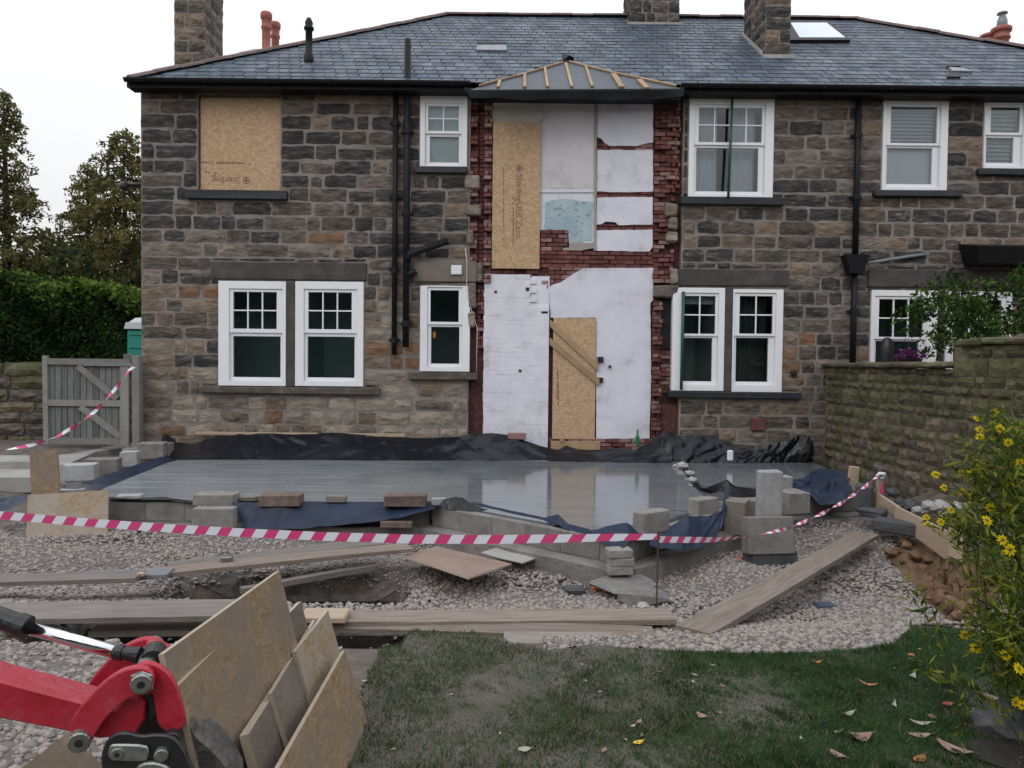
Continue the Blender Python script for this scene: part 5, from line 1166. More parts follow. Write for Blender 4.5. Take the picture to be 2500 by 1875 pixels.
# flat plywood sheet and the pale strip beside it
def sheet(label, pts, th, m, name='plywood_sheet', cat='plywood', edge=None):
    pts = [Vector(p) for p in pts]; n = (pts[1]-pts[0]).cross(pts[2]-pts[0]).normalized(); base = pts[0].copy(); mb = MB()
    k = len(pts); V = [p-base for p in pts]+[p-base-n*th for p in pts]
    mb.add(V, [tuple(range(k)), tuple(range(2*k-1, k-1, -1))]); mb.mat(1 if edge else 0); mb.add(V, [(i, k+i, k+(i+1) % k, (i+1) % k) for i in range(k)])
    me = meshdata(name, mb.V, mb.F, [m]+([edge] if edge else []), mb.mi); o = link(name, me, None, base); return tag(o, label, cat)
mk('ply_flat', [(.2, .14, .11), (.26, .185, .15), (.29, .215, .18)], 3, .8, .15, 20)
sheet('square brown plywood sheet lying flat on the gravel in the middle', [G(1144, 1411, -.13), G(1249, 1376, -.19), G(1066, 1333, -.17), G(985, 1357, -.15)], .014, 'ply_flat', edge='ply_edge')
plank('pale grey plasterboard strip lying beside the square plywood sheet', G(1175, 1348, -.2), G(1276, 1374, -.22), .3, .012, 'concrete_path', 'plasterboard_strip', 'plasterboard')
# plywood sheets at the left front corner
a0 = P(65, 1330, 7.9); sheet('wide stained plywood sheet leaning at the left front corner of the slab', [P(63, 1334, 7.75), P(262, 1318, 7.75), P(264, 1196, 7.95), P(68, 1208, 7.95)], .018, 'osb_pale')
sheet('narrow upright plywood strip standing behind the wide stained sheet', [P(76, 1215, 8.05), P(146, 1212, 8.05), P(140, 1096, 8.12), P(72, 1106, 8.12)], .018, 'osb_dirty')
# ------------------------------------------------------------------ boards stacked on edge in front, running away from the camera
mk('osb_grey', [(.10, .08, .06), (.155, .125, .10), (.2, .165, .13)], 4, .85, .4, 25)
def stood(label, far, near, zt, lean, th=.018, m='osb_dirty', cut=None):
    """far / near = pixel of the top corners; the sheet leans: its foot is 'lean' metres further right"""
    a, b = G(*far, zt), G(*near, zt); g = min(H(a.x+lean, a.y), -.02)-.02
    fa, fb = Vector((a.x+lean, a.y, g)), Vector((b.x+lean, b.y, g))
    if cut: fa = fa.lerp(a, cut)
    return sheet(label, [b, fb, fa, a], th, m, 'osb_sheet', 'strand board', edge='ply_edge')
stood('tallest brown strand board standing on edge at the back of the stack', (683, 1393), (400, 1596), .75, .19)
stood('second tall strand board of the stack, its pale top edge just below the tallest', (664, 1449), (436, 1674), .66, .165)
stood('grey weathered board in the middle of the stack', (735, 1468), (600, 1605), .54, .15, m='osb_grey')
stood('pointed strand board showing behind the dark grey one in the stack', (801, 1490), (722, 1590), .45, .14, m='osb_pale')
stood('dark grey brown board of the stack with a thick pale top edge', (771, 1512), (664, 1692), .425, .15, m='osb_grey')
stood('low board in the stack whose near end shows as a dark edge', (690, 1660), (606, 1792), .40, .12, .03, m='osb_grey')
stood('nearest strand board at the right front of the stack', (842, 1587), (650, 1930), .325, .115)
stood('strand board standing below the red arm in the bottom left corner', (168, 1787), (20, 1900), .30, .34)
# ------------------------------------------------------------------ barrier tapes
def tape(label, pts, widths, twist=None, stripe=.10, n=400, name='barrier_tape', slant=.045):
    """stripes are real quads; pts = centreline, widths in metres, twist in turns along the line"""
    pts = [Vector(p) for p in pts]; L = [0]
    for a, b in zip(pts, pts[1:]): L.append(L[-1]+(b-a).length)
    tot = L[-1]
    def at(s):
        s = min(max(s, 0), tot)
        for i in range(len(pts)-1):
            if s <= L[i+1] or i == len(pts)-2: f = (s-L[i])/(L[i+1]-L[i]); return pts[i].lerp(pts[i+1], f), widths[i]+(widths[i+1]-widths[i])*f, (twist[i]+(twist[i+1]-twist[i])*f if twist else 0), (pts[i+1]-pts[i]).normalized()
    V = []; Fc = []; mi = []; k = 0; s = -.1
    def edge(s, side):
        p, w_, tw, t = at(s); up = (Vector((0, 0, 1))-t*t.z).normalized(); bi = t.cross(up); a = tw*2*math.pi
        return p+(up*math.cos(a)+bi*math.sin(a))*side*w_/2
    sub = 4
    while s < tot:
        for q in range(sub):
            a, b = s+stripe*q/sub, s+stripe*(q+1)/sub; n0 = len(V)
            V += [edge(a-slant*.5, -1), edge(b-slant*.5, -1), edge(b+slant*.5, 1), edge(a+slant*.5, 1)]; Fc.append((n0, n0+1, n0+2, n0+3)); mi.append(k % 2)
        s += stripe; k += 1
    base = pts[0].copy(); me = meshdata(name, [v-base for v in V], Fc, ['tape_red', 'tape_white'], mi); return tag(link(name, me, None, base), label, 'barrier tape')
YT = lambda u: 6.3-(u+100)/1700*1.15
main = [(-120, 1243), (0, 1258), (180, 1273), (400, 1289), (600, 1301), (800, 1310), (1000, 1316), (1200, 1317), (1350, 1315), (1500, 1312), (1612, 1310)]
tape('long red and white barrier tape stretched across the site to the steel pin', [P(u, v, YT(u)) for u, v in main], [.068]*7+[.066, .06, .052, .04])
rt = [(1610, 1317, 5.15), (1680, 1318, 5.35), (1740, 1318, 5.6), (1800, 1313, 5.9), (1860, 1305, 6.2), (1930, 1288, 6.6), (2000, 1258, 7.1), (2060, 1225, 7.6), (2110, 1190, 8.1), (2146, 1160, 8.5)]
tape('barrier tape twisting up from the steel pin to the post by the garden wall', [P(*q) for q in rt], [.045, .045, .04, .03, .024, .03, .034, .034, .034, .034], [0, 0, .04, .1, .2, .6, 1.3, 2.0, 2.8, 3.4], stripe=.075, slant=.03)
lt = [(330, 893, 12.1), (316, 903, 12.0), (290, 940, 11.8), (262, 972, 11.6), (230, 1006, 11.4), (190, 1036, 11.2), (140, 1066, 11.0), (80, 1086, 10.8), (0, 1101, 10.6), (-80, 1106, 10.4)]
tape('barrier tape sagging from the gate post down to the left edge', [P(*q) for q in lt], [.05]*10, [0, .2, .5, .8, 1.1, 1.4, 1.7, 2.0, 2.3, 2.6], stripe=.12, slant=.03)
# knot and tail at the post, steel pin
pk = P(2147, 1160, 8.5); post = thing('tape_post', 'short timber post by the garden wall with barrier tape knotted round its top', 'post', (pk.x, 8.5, pk.z-.5))
mb = MB(); mb.cbox(pk.x-.025, pk.x+.025, 8.48, 8.53, pk.z-.55, pk.z+.01, .005); mb.build('stake', 'wood_pale', post)
mb = MB(); mb.tube([(pk.x-.05, 8.47, pk.z-.01), (pk.x-.02, 8.45, pk.z+.025), (pk.x+.03, 8.45, pk.z+.02), (pk.x+.045, 8.48, pk.z-.02), (pk.x, 8.46, pk.z-.03)], [.015, .022, .022, .018, .012], 8); mb.build('tape_knot', 'tape_white', post, smooth=True)
mb = MB(); mb.add([(pk.x+.005, 8.455, pk.z-.08), (pk.x+.035, 8.45, pk.z-.07), (pk.x+.03, 8.455, pk.z-.15), (pk.x+.035, 8.45, pk.z-.21), (pk.x-.005, 8.46, pk.z-.2), (pk.x+.0, 8.455, pk.z-.14)], [(0, 1, 2, 5), (5, 2, 3, 4)]); mb.build('tape_tail', 'tape_red', post)
a = P(1607, 1296, 5.12); b = Vector((P(1604, 1526, 5.05).x, 5.08, H(a.x, 5.08)-.1)); mb = MB(); mb.tube([b, a], .006, 8); tag(mb.build('steel_pin', 'rust', None, b), 'thin rusty steel pin holding the barrier tape in the middle', 'pin')
# ------------------------------------------------------------------ formwork by the garden wall
sheet('upper pale formwork board on edge behind the tape post', [P(2110, 1225, 8.7), P(2196, 1262, 8.2), P(2192, 1238, 8.2), P(2108, 1183, 8.7)], .03, 'wood_pale', 'formwork_board', 'formwork')
sheet('long pale formwork board on edge running down towards the orange soil', [P(2182, 1272, 8.2), P(2316, 1372, 7.2), P(2316, 1300, 7.2), P(2186, 1236, 8.2)], .03, 'wood_pale', 'formwork_board', 'formwork')
sheet('short pale board at the lower end of the formwork', [P(2316, 1356, 7.2), P(2348, 1372, 7.1), P(2352, 1312, 7.1), P(2316, 1286, 7.2)], .03, 'wood_pale', 'formwork_board', 'formwork')
block('dark flat stone slab lying in front of the formwork', cpx(2188, 1300, 8.0), (.45, .26, .13), -38, 'block_dark', 'stone_slab', 'stone slab', ch=.02, jit=.015)
block('bluish concrete lump below the tape post', cpx(2108, 1245, 8.6), (.2, .22, .3), -25, 'block_dark', 'concrete_lump', 'concrete lump', ch=.03, jit=.02)
block('dark narrow stone between the bluish lump and the flat slab', cpx(2130, 1262, 8.4), (.26, .16, .1), -45, 'block_dark', 'stone_slab', 'stone slab', ch=.02, jit=.015)
block('dark piece of slate lying on the gravel right of the diagonal board', GT(2013, 1482), (.16, .1, .025), 10, 'slate', 'slate_piece', 'slate', ch=.006, jit=.008)
block('dark wet stone under the edge of the diagonal board', GT(1882, 1484), (.16, .12, .05), 20, 'block_dark', 'flat_stone', 'stone', ch=.02, jit=.012)
for i in range(16):
    u, v = random.uniform(2175, 2345), random.uniform(1215, 1262); v = 1212+(u-2175)*.22+random.uniform(-14, 22); p = P(u, v, 8.6-(u-2175)/170*1.2+.3); s = random.uniform(.05, .11)
    me = meshdata('rubble_lump', [Vector((a[0]*1.15, a[1], a[2]*.75))*s*random.uniform(.75, 1.1) for a in IV], [tuple(f) for f in IF], ['rubble' if random.random() < .6 else 'block_dark'])
    tag(link('rubble_lump', me, None, p), 'broken lump in the rubble heap between the formwork and the garden wall', 'rubble', 'rubble heap by the garden wall')
mb = MB(); V, Fc = grid_sheet([(4.4, 9.9, -.32), (4.45, 9.2, -.30), (4.6, 7.0, -.42), (4.8, 6.2, -.45)], [(5.24, 9.9, -.2), (5.24, 9.2, .10), (5.24, 7.0, .02), (5.24, 6.2, -.35)], 16, 8, lambda s, t, p: (0, 0, random.uniform(-.03, .03))); tag(link('soil_bank', meshdata('soil_bank', V, Fc, ['soil'], smooth=True)), 'dark bank of soil at the foot of the garden wall', kind='structure')
# clods in the orange soil
for i in range(60):
    a = random.uniform(0, 6.28); r_ = random.random()**.5; k = a/6.283*len(oc); kk = int(k) % len(oc); q = oc[kk].lerp(oc[(kk+1) % len(oc)], k-int(k)); x = cx_+(q.x-cx_)*r_; y = cy_+(q.y-cy_)*r_
    if i == 0: cl = MB()
    s = random.uniform(.02, .07); cl.add([Vector((v[0]*s*1.2+x, v[1]*s+y, v[2]*s*.8+H(x, y)+.05+s*.4)) for v in IV*(1+rng.uniform(-.25, .25, (12, 1)))], [tuple(f) for f in IF])
tag(cl.build('soil_clods', 'orange_soil', None, (0, 0, 0)), 'loose clods of orange brown soil beside the formwork', kind='stuff')
# ================================================================== garden wall on the right
gw = thing('garden_wall', 'mossy rubble stone garden wall running from the house towards the right edge', 'stone wall', (5.3, 9, -.2))
WX = 5.22
mb = MB(); mb.box(WX+.035, WX+.4, 8.86, 12.46, -.6, 1.60); mb.box(WX+.035, WX+.4, 2.5, 8.86, -.6, 1.86); core = mb.build('wall_core', 'stone_mossbrown', gw)
items = []; z = -.35
def mossy(y, z):
    r = random.random(); g = .25+.45*(z > .7)+.2*(y < 9)
    return 'stone_mossy' if r < g else random.choice(('stone_mossbrown', 'stone_mossbrown', 'stone_grey' if z < .5 else 'stone_mossbrown', 'stone_dark'))
while z < 1.84:
    h = random.uniform(.10, .23); y = 12.46-random.uniform(0, .1)
    while y > 5.2:
        w_ = random.uniform(.14, .42); zt = 1.60 if y > 8.9 else 1.86
        h2 = min(h*random.uniform(.85, 1.05), zt-z)
        if h2 > .04: items.append((unit_stone(random.randrange(10), mossy(y, z)), (WX+.03, y-w_/2, z+h2/2+random.uniform(-.008, .008)), (w_-.02, random.uniform(.025, .055), h2-.016), Matrix.Rotation(-math.pi/2, 3, 'Z').to_euler()))
        y -= w_
    z += h
pieces('stone', items, core, 290, lambda it: it[2][0]*it[2][2]/(it[1][1]**2)*(1 if it[1][1] > 6.9 and it[1][2] > -.1 else .01))
y = 12.46
while y > 2.6:
    w_ = random.uniform(.35, .6); zt = 1.61 if y > 8.95 else 1.87
    mb = MB(); mb.cbox(WX-.06, WX+.46, max(y-w_, 8.9 if y > 8.9 else 2.5)+.01, y, zt+random.uniform(-.006, .006), zt+.075, .02, jit=.012); mb.build('coping_stone', random.choice(('stone_mossy', 'stone_mossbrown', 'stone_mossy')), gw); y -= w_
    if 8.4 < y < 8.9: y = min(y, 8.88)
# ------------------------------------------------------------------ leaves and plants
def leaf_quads(C, size, flat=0., jit=.45, asp=.5, droop=0):
    """diamond leaves at the points C with random directions"""
    n = len(C); s = size*(1+jit*rng.uniform(-1, 1, n)); d = rng.normal(size=(n, 3)); d[:, 2] = d[:, 2]*(1-flat)-droop; d /= np.linalg.norm(d, axis=1)[:, None]
    e = rng.normal(size=(n, 3)); e[:, 2] *= (1-flat); e -= d*(d*e).sum(1)[:, None]; e /= np.linalg.norm(e, axis=1)[:, None]
    a = d*s[:, None]; b = e*(s*asp)[:, None]
    V = np.stack([C-a*.5, C+b*.5, C+a*.5, C-b*.5], 1).reshape(-1, 3); return V, np.arange(4*n).reshape(n, 4)
def foliage(name, C, size, mats, probs, parent, loc, mi=None, **k):
    V, Q = leaf_quads(C, size, **k); me = npmesh(name, V-np.array(loc), Q, mats, rng.choice(len(mats), len(Q), p=probs) if mi is None else mi); o = link(name, me, parent, loc); return o
def clumps(centers, radii, per, squash=1.):
    out = []
    for c, r_ in zip(centers, radii):
        n = int(per*r_**1.5) if per > 400 else int(per); d = rng.normal(size=(n, 3)); d /= np.linalg.norm(d, axis=1)[:, None]; d *= (r_*rng.uniform(.35, 1, n)**.6)[:, None]; d[:, 2] *= squash; out.append(np.array(c)+d)
    return np.concatenate(out)
def conifer(label, x, y, h, rb, density=1., mats=('fol_dark', 'fol_mid', 'fol_olive', 'fol_brown'), probs=(.34, .32, .24, .10), name='conifer_tree', seed=0, taper=.8):
    r = np.random.default_rng(seed); t = thing(name, label, 'tree', (x, y, .2)); mb = MB(); mb.tube([(x, y, 0), (x+.1, y, h*.5), (x, y, h*.98)], [h*.018, h*.012, .015], 8); mb.build('trunk', 'bark', t)
    C = []; limbs = MB(); MI = []
    nl = int(h*5.0)
    for k in range(nl):
        f = (k+.5)/nl; zc = h*(.08+.9*f); L = rb*(1-f)**taper*r.uniform(.55, 1.12)+.12
        for b_ in range(int(5+2*(1-f))):
            a = r.uniform(0, 6.28); Lb = L*r.uniform(.5, 1.1); tip = np.array((math.cos(a)*Lb, math.sin(a)*Lb, -.32*Lb+.18*Lb*r.uniform(0, 1)))
            if Lb > .5 and b_ < 3: limbs.tube([(x, y, zc), (x+tip[0]*.9, y+tip[1]*.9, zc+tip[2]*.9)], [.03, .008], 4, False)
            n = int(62*density*max(.3, Lb)); s = r.uniform(.12, 1, n)**.75; side = r.normal(size=(n, 3))*np.array((.16, .16, .10))*(.35+.9*(1-s))[:, None]*max(.6, Lb*.55)
            hang = -np.abs(r.normal(size=n))*.17*s; pts = np.array((x, y, zc))+tip*s[:, None]+side; pts[:, 2] += hang; C.append(pts)
            p_ = np.array(probs)*np.array((1, 1, 1+2*s.mean(), 1)) if r.uniform() < .6 else np.array((.25, .3, .35, .1)); p_ = p_/p_.sum(); MI.append(r.choice(4, n, p=p_))
    C = np.concatenate(C); MI = np.concatenate(MI); limbs.build('limbs', 'bark', t)['kind'] = 'stuff'
    foliage('crown', C, .15, list(mats), None, t, (x, y, .2), mi=MI, asp=.42, droop=.5); return t
def at(u, v, Y): p = P(u, v, Y); return p
q = at(8, 205, 26); conifer('tall dark conifer at the left edge, the narrowest and highest tree', q.x, 26, q.z, 3.0, 1.1, seed=1, taper=.62)
q = at(300, 300, 27); conifer('broad bronze green conifer close to the left corner of the house', q.x, 27, q.z, 3.7, 1.2, probs=(.2, .28, .38, .14), seed=2, taper=.5)
q = at(212, 385, 29); conifer('shorter bronze conifer between the tall tree and the broad one', q.x, 29, q.z, 2.6, 1.05, probs=(.22, .28, .34, .16), seed=3, taper=.55)
q = at(390, 350, 31); conifer('dark conifer partly hidden behind the corner of the house', q.x, 31, q.z, 3.6, 1., seed=5, taper=.6)
q = at(120, 575, 30); conifer('low olive conifer behind the hedge, in the gap between the taller trees', q.x, 30, q.z, 2.6, 1., probs=(.3, .35, .25, .1), seed=6, taper=.5)
# low dark planting that closes the view under the trees
C = []
for i in range(46):
    u = random.uniform(-220, 520); Y = random.uniform(24, 33); p = P(u, random.uniform(560, 880), Y); r_ = random.uniform(.6, 1.4); C.append(clumps([p], [r_], 300))
tag(foliage('undergrowth', np.concatenate(C), .26, ['fol_dark', 'hedge_dark', 'fol_mid'], [.5, .3, .2], None, (0, 0, 0), asp=.5), 'dark mass of shrubs closing the view under the conifers', kind='stuff')
# hedge
hx0, hx1, hy0 = -19.5, -8.3, 17.3
hd = thing('garden_hedge', 'dense green hedge behind the wooden gate with brighter tips along its top', 'hedge', (-11, 17.9, .2))
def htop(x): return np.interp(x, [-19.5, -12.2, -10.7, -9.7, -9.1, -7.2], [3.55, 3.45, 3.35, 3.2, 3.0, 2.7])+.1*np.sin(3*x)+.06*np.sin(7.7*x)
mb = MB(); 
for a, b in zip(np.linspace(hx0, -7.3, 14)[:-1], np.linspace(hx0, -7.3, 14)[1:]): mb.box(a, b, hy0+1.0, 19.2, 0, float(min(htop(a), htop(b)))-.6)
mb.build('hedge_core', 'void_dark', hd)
N = 90000; x = rng.uniform(hx0, -7.2, N); tp = htop(x); z = rng.uniform(.3, 1, N)**.7*tp; bump = .25*np.sin(2.2*x+1.3*z)*np.sin(2.9*z+.7*x)+.1*np.sin(6*x+5*z); y = hy0+.3+bump+rng.exponential(.2, N)
top_ = rng.uniform(0, 1, N) < .22; z = np.where(top_, tp+rng.normal(0, .09, N), z); y = np.where(top_, rng.uniform(hy0+.2, 19.2, N), y)
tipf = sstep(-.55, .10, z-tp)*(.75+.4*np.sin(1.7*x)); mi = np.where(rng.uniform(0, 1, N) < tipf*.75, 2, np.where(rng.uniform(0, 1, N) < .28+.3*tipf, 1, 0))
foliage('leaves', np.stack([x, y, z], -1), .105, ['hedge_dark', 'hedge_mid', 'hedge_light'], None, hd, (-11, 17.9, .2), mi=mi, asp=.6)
# retaining wall at the left
rw = thing('retaining_wall', 'dark coursed stone wall at the left edge behind the gate', 'stone wall', (-10, 13.3, 0))
mb = MB(); mb.box(-15, -6.6, 13.34, 13.8, -.3, 1.5); c2 = mb.build('wall_core', 'stone_dark', rw); items = []; z = 0.0
while z < 1.46:
    h = random.uniform(.19, .25); x = -13.5
    while x < -6.8:
        w_ = random.uniform(.4, .9); items.append((unit_stone(random.randrange(10), random.choice(('stone_mossbrown', 'stone_dark', 'stone_dark', 'stone_mossy'))), (x+w_/2, 13.335, z+h/2), (w_-.02, .07, h-.02), None)); x += w_
    z += h
pieces('stone', items, c2, 200, lambda it: 1)
# ------------------------------------------------------------------ gate
GY = 12.25
gt = thing('wooden_gate', 'grey weathered wooden gate with diagonal braces beside the house corner', 'gate', (-7, GY, .15))
def gp(u, v): p = P(u, v, GY); return p.x, p.z
def gbar(name, u0, v0, u1, v1, wpx, y0, y1, m='gate_wood_brace'):
    a, b = Vector((*gp(u0, v0),)), Vector((*gp(u1, v1),)); d = (b-a).normalized(); n = Vector((-d.y, d.x))*wpx/2/148; mb = MB(); c = [a+n, b+n, b-n, a-n]
    mb.hexa([(p.x, y0, p.y) for p in (c[3], c[2])]+[(p.x, y1, p.y) for p in (c[2], c[3])]+[(p.x, y0, p.y) for p in (c[0], c[1])]+[(p.x, y1, p.y) for p in (c[1], c[0])]); return mb.build(name, m, gt)
u = 116
while u < 300:
    mb = MB(); x0, z1 = gp(u, 878+random.uniform(-1, 2)); x1, z0 = gp(min(u+15.2, 304), 1083+random.uniform(-2, 2)); mb.cbox(x0+.001, x1-.001, GY+.03, GY+.052, z0, z1, .003); mb.build('gate_board', 'gate_wood', gt); u += 15.5
gbar('top_rail', 106, 882, 318, 884, 15, GY-.01, GY+.028); gbar('middle_rail', 112, 983, 300, 985, 15, GY-.01, GY+.028); gbar('bottom_rail', 112, 1076, 300, 1078, 15, GY-.01, GY+.028)
gbar('brace', 190, 893, 286, 974, 15, GY-.014, GY+.026); gbar('brace', 196, 993, 294, 1066, 15, GY-.014, GY+.026); gbar('stile', 110, 868, 113, 1084, 12, GY-.016, GY+.05); gbar('stile', 305, 886, 305, 1088, 20, GY-.016, GY+.05)
o = gbar('rail_patch', 206, 889, 326, 890, 8, GY-.03, GY-.012, 'board_blue'); o['label'] = 'newer bluish strip along the right half of the top rail'
gp1 = thing('gate_post', 'square timber gate post against the house corner', 'post', (-6.3, 12.25, 0)); x0, z1 = gp(323, 868); x1, z0 = gp(343, 1096); mb = MB(); mb.cbox(x0, x1, GY-.03, GY+.1, z0, z1, .012); mb.build('post', 'gate_wood_brace', gp1)
x0, z1 = gp(296, 864); x1, z0 = gp(321, 880); mb = MB(); mb.cbox(x0, x1, GY+.06, GY+.12, z0, z1, .006); mb.build('post_cap', 'gate_wood', gp1)
# ------------------------------------------------------------------ portable toilet
pt = thing('portable_toilet', 'green portable toilet with a pale grey roof just behind the house corner', 'portable toilet', (-7.7, 16.6, .2))
q0 = P(308, 805, 16.0); tx0 = q0.x; tx1 = tx0+1.1; tz = P(328, 803, 16).z; tr_ = P(328, 778, 16).z
mb = MB(); mb.cbox(tx0, tx1, 16.0, 17.1, .2, tz, .05)
mb.build('cabin', 'teal_plastic', pt)
for z in np.linspace(.5, tz-.12, 7): mb = MB(); mb.cbox(tx0+.06, tx1-.06, 15.975, 16.0, z-.015, z+.015, .006); mb.build('moulded_rib', 'teal_plastic', pt)
mb = MB(); mb.hexa([(tx0-.03, 15.96, tz), (tx1+.03, 15.96, tz), (tx1+.03, 17.14, tz), (tx0-.03, 17.14, tz), (tx0, 15.98, tz+.14), (tx1, 15.98, tz+.14), (tx1, 17.1, tz+.14), (tx0, 17.1, tz+.14)]); mb.hexa([(tx0+.04, 16.02, tz+.139), (tx1-.04, 16.02, tz+.139), (tx1-.04, 17.06, tz+.139), (tx0+.04, 17.06, tz+.139), (tx0+.1, 16.2, tr_+.03), (tx1-.1, 16.2, tr_+.06), (tx1-.1, 16.9, tr_+.06), (tx0+.1, 16.9, tr_+.03)]); mb.build('roof', 'grey_plastic', pt)
# ------------------------------------------------------------------ shrub above the garden wall, flowers in the window
C = []; rr = []
for i in range(34):
    u = random.uniform(2255, 2560); tp = np.interp(u, [2255, 2300, 2400, 2480, 2560], [715, 705, 690, 670, 680]); v = random.uniform(tp, 835); p = P(u, v, 10.6); C.append((p.x, 10.6+random.uniform(-.5, .5), p.z)); rr.append(random.uniform(.16, .34))
sh = thing('leafy_shrub', 'leafy green shrub rising over the garden wall in front of the right hand window', 'shrub', (7.2, 10.6, .1))
mb = MB()
for k in range(7): c = C[k*4]; mb.tube([(7.2, 10.6, .1), (7.1+.4*(c[0]-7.2), 10.6, 1.1), c], [.03, .02, .006], 5)
mb.build('stems', 'bark', sh); foliage('leaves', clumps(C, rr, 130), .08, ['hedge_dark', 'hedge_mid', 'hedge_light'], [.42, .43, .15], sh, (7.2, 10.6, .1), asp=.45, droop=.3)
pb = P(2217, 876, 11.8); hb = thing('hanging_basket', 'hanging basket of purple flowers in front of the right hand ground floor window', 'hanging basket', (pb.x, 11.8, pb.z))
d = clumps([(pb.x, 11.8, pb.z)], [.26], 420, .55); foliage('foliage', d, .05, ['hedge_dark', 'hedge_mid'], [.6, .4], hb, (pb.x, 11.8, pb.z)); d = clumps([(pb.x, 11.75, pb.z+.04)], [.24], 150, .55); foliage('flowers', d, .06, ['petal_purple'], [1.], hb, (pb.x, 11.8, pb.z), asp=.9)
mb = MB(); mb.tube([(pb.x, 11.8, pb.z-.16), (pb.x, 11.8, pb.z-.08), (pb.x, 11.8, pb.z)], [.05, .17, .22], 12); mb.build('basket', 'bark', hb); mb = MB(); ap = (pb.x, 11.8, pb.z+.42)
for k in range(3): a = k*2.1; mb.tube([(pb.x+.22*math.cos(a), 11.8+.22*math.sin(a), pb.z), ap], .004, 4)
mb.tube([ap, (pb.x, 12.3, pb.z+.46)], .008, 6); mb.build('hanger', 'black_steel', hb)
sf = P(2165, 884, 11.2); mb = MB(); mb.tube([(sf.x, 11.2, sf.z-1.2), (sf.x, 11.2, sf.z+.1), (sf.x, 11.2, sf.z+.22), (sf.x, 11.2, sf.z+.33), (sf.x, 11.2, sf.z+.37)], [.06, .09, .1, .07, .03], 12); tag(mb.build('garden_ornament', 'black_steel', None, (sf.x, 11.2, sf.z-1.2), smooth=True), 'dark upright garden ornament in front of the right hand ground floor window', 'ornament')
# ------------------------------------------------------------------ yellow flowers at the right edge
fpx = [(2430, 1008, 3.6), (2385, 1022, 3.7), (2442, 1046, 3.4), (2392, 1048, 3.7), (2462, 1080, 3.3), (2392, 1066, 3.8), (2285, 1158, 3.6), (2346, 1155, 3.5), (2368, 1158, 3.6), (2398, 1138, 3.5), (2404, 1160, 3.5), (2305, 1190, 3.5), (2350, 1200, 3.6), (2370, 1212, 3.5), (2374, 1226, 3.6), (2322, 1245, 3.4), (2262, 1262, 3.4), (2265, 1280, 3.5), (2297, 1274, 3.4), (2314, 1262, 3.6), (2410, 1270, 3.0), (2448, 1318, 2.6), (2466, 1342, 2.6), (2468, 1187, 3.4), (2490, 1128, 3.3), (2365, 1520, 3.4), (2356, 1550, 3.3), (2382, 1582, 3.2), (2456, 1600, 3.0), (2478, 1588, 3.0), (2488, 1632, 2.7), (2480, 1714, 2.8), (2496, 1722, 2.7), (2418, 1240, 3.3)]
bpx = [(2410, 1200, 3.3, .12), (2450, 1160, 3.3, .15), (2490, 1120, 3.3, .17), (2480, 1220, 3.2, .2), (2430, 1240, 3.3, .13), (2500, 1290, 3.2, .2), (2340, 1268, 3.45, .06), (2310, 1275, 3.45, .04), (2385, 1235, 3.4, .09), (2360, 1215, 3.5, .05), (2495, 1350, 3.1, .16), (2470, 1430, 3.1, .15), (2440, 1480, 3.1, .13), (2410, 1520, 3.2, .09), (2490, 1500, 3.0, .16), (2420, 1560, 3.15, .08), (2470, 1560, 3.0, .12), (2500, 1600, 3.0, .12), (2500, 1400, 3.0, .2), (2385, 1500, 3.3, .05), (2560, 1250, 3.2, .3), (2570, 1450, 3.0, .3), (2560, 1600, 3.0, .25), (2395, 1540, 3.2, .06), (2440, 1040, 3.5, .05), (2480, 1060, 3.4, .08), (2400, 1150, 3.5, .05)]
fp = thing('yellow_flower_plant', 'bushy plant with yellow daisy flowers overhanging the right edge', 'flowering plant', (2.5, 3.3, 0))
def flower(p, r_, nrm):
    nrm = Vector(nrm).normalized(); a = nrm.orthogonal().normalized(); b = nrm.cross(a); V = []; Fc = []; n = 9
    for k in range(n):
        t = 2*math.pi*k/n+random.uniform(-.12, .12); d = a*math.cos(t)+b*math.sin(t); s = nrm.cross(d); n0 = len(V); q = random.uniform(.85, 1.1); dr = random.uniform(-.1, .3)
        V += [p+d*r_*.15, p+d*r_*.6+s*r_*.2-nrm*r_*.04, p+d*r_*q-nrm*r_*dr, p+d*r_*.6-s*r_*.2-nrm*r_*.04]; Fc.append((n0, n0+1, n0+2, n0+3))
    mb = MB(); mb.add(V, Fc); mb.mat(1); mb.add([p+nrm*r_*.12]+[p+(a*math.cos(k*1.0472)+b*math.sin(k*1.0472))*r_*.2+nrm*r_*.04 for k in range(6)], [(0, 1+k, 1+(k+1) % 6) for k in range(6)]); mb.build('flower_head', ['petal', 'flower_eye'], fp)
stm = MB(); root = Vector((2.75, 3.5, 0)); C = []; rr = []
for (u, v, Y) in fpx:
    p = P(u, v, Y); flower(p, random.uniform(.019, .027), (random.uniform(-.6, .2), -1, random.uniform(-.1, .9)))
    tg = min(bpx, key=lambda b_: (b_[0]-u-60)**2+(b_[1]-v-60)**2); base = P(tg[0], tg[1], tg[2]); mid = p.lerp(base, .5)+Vector((.0, .02, .03)); stm.tube([base, mid, p], [.004, .003, .002], 4, False)
stm.build('stems', 'flower_leaf', fp)
D_ = []; br = MB()
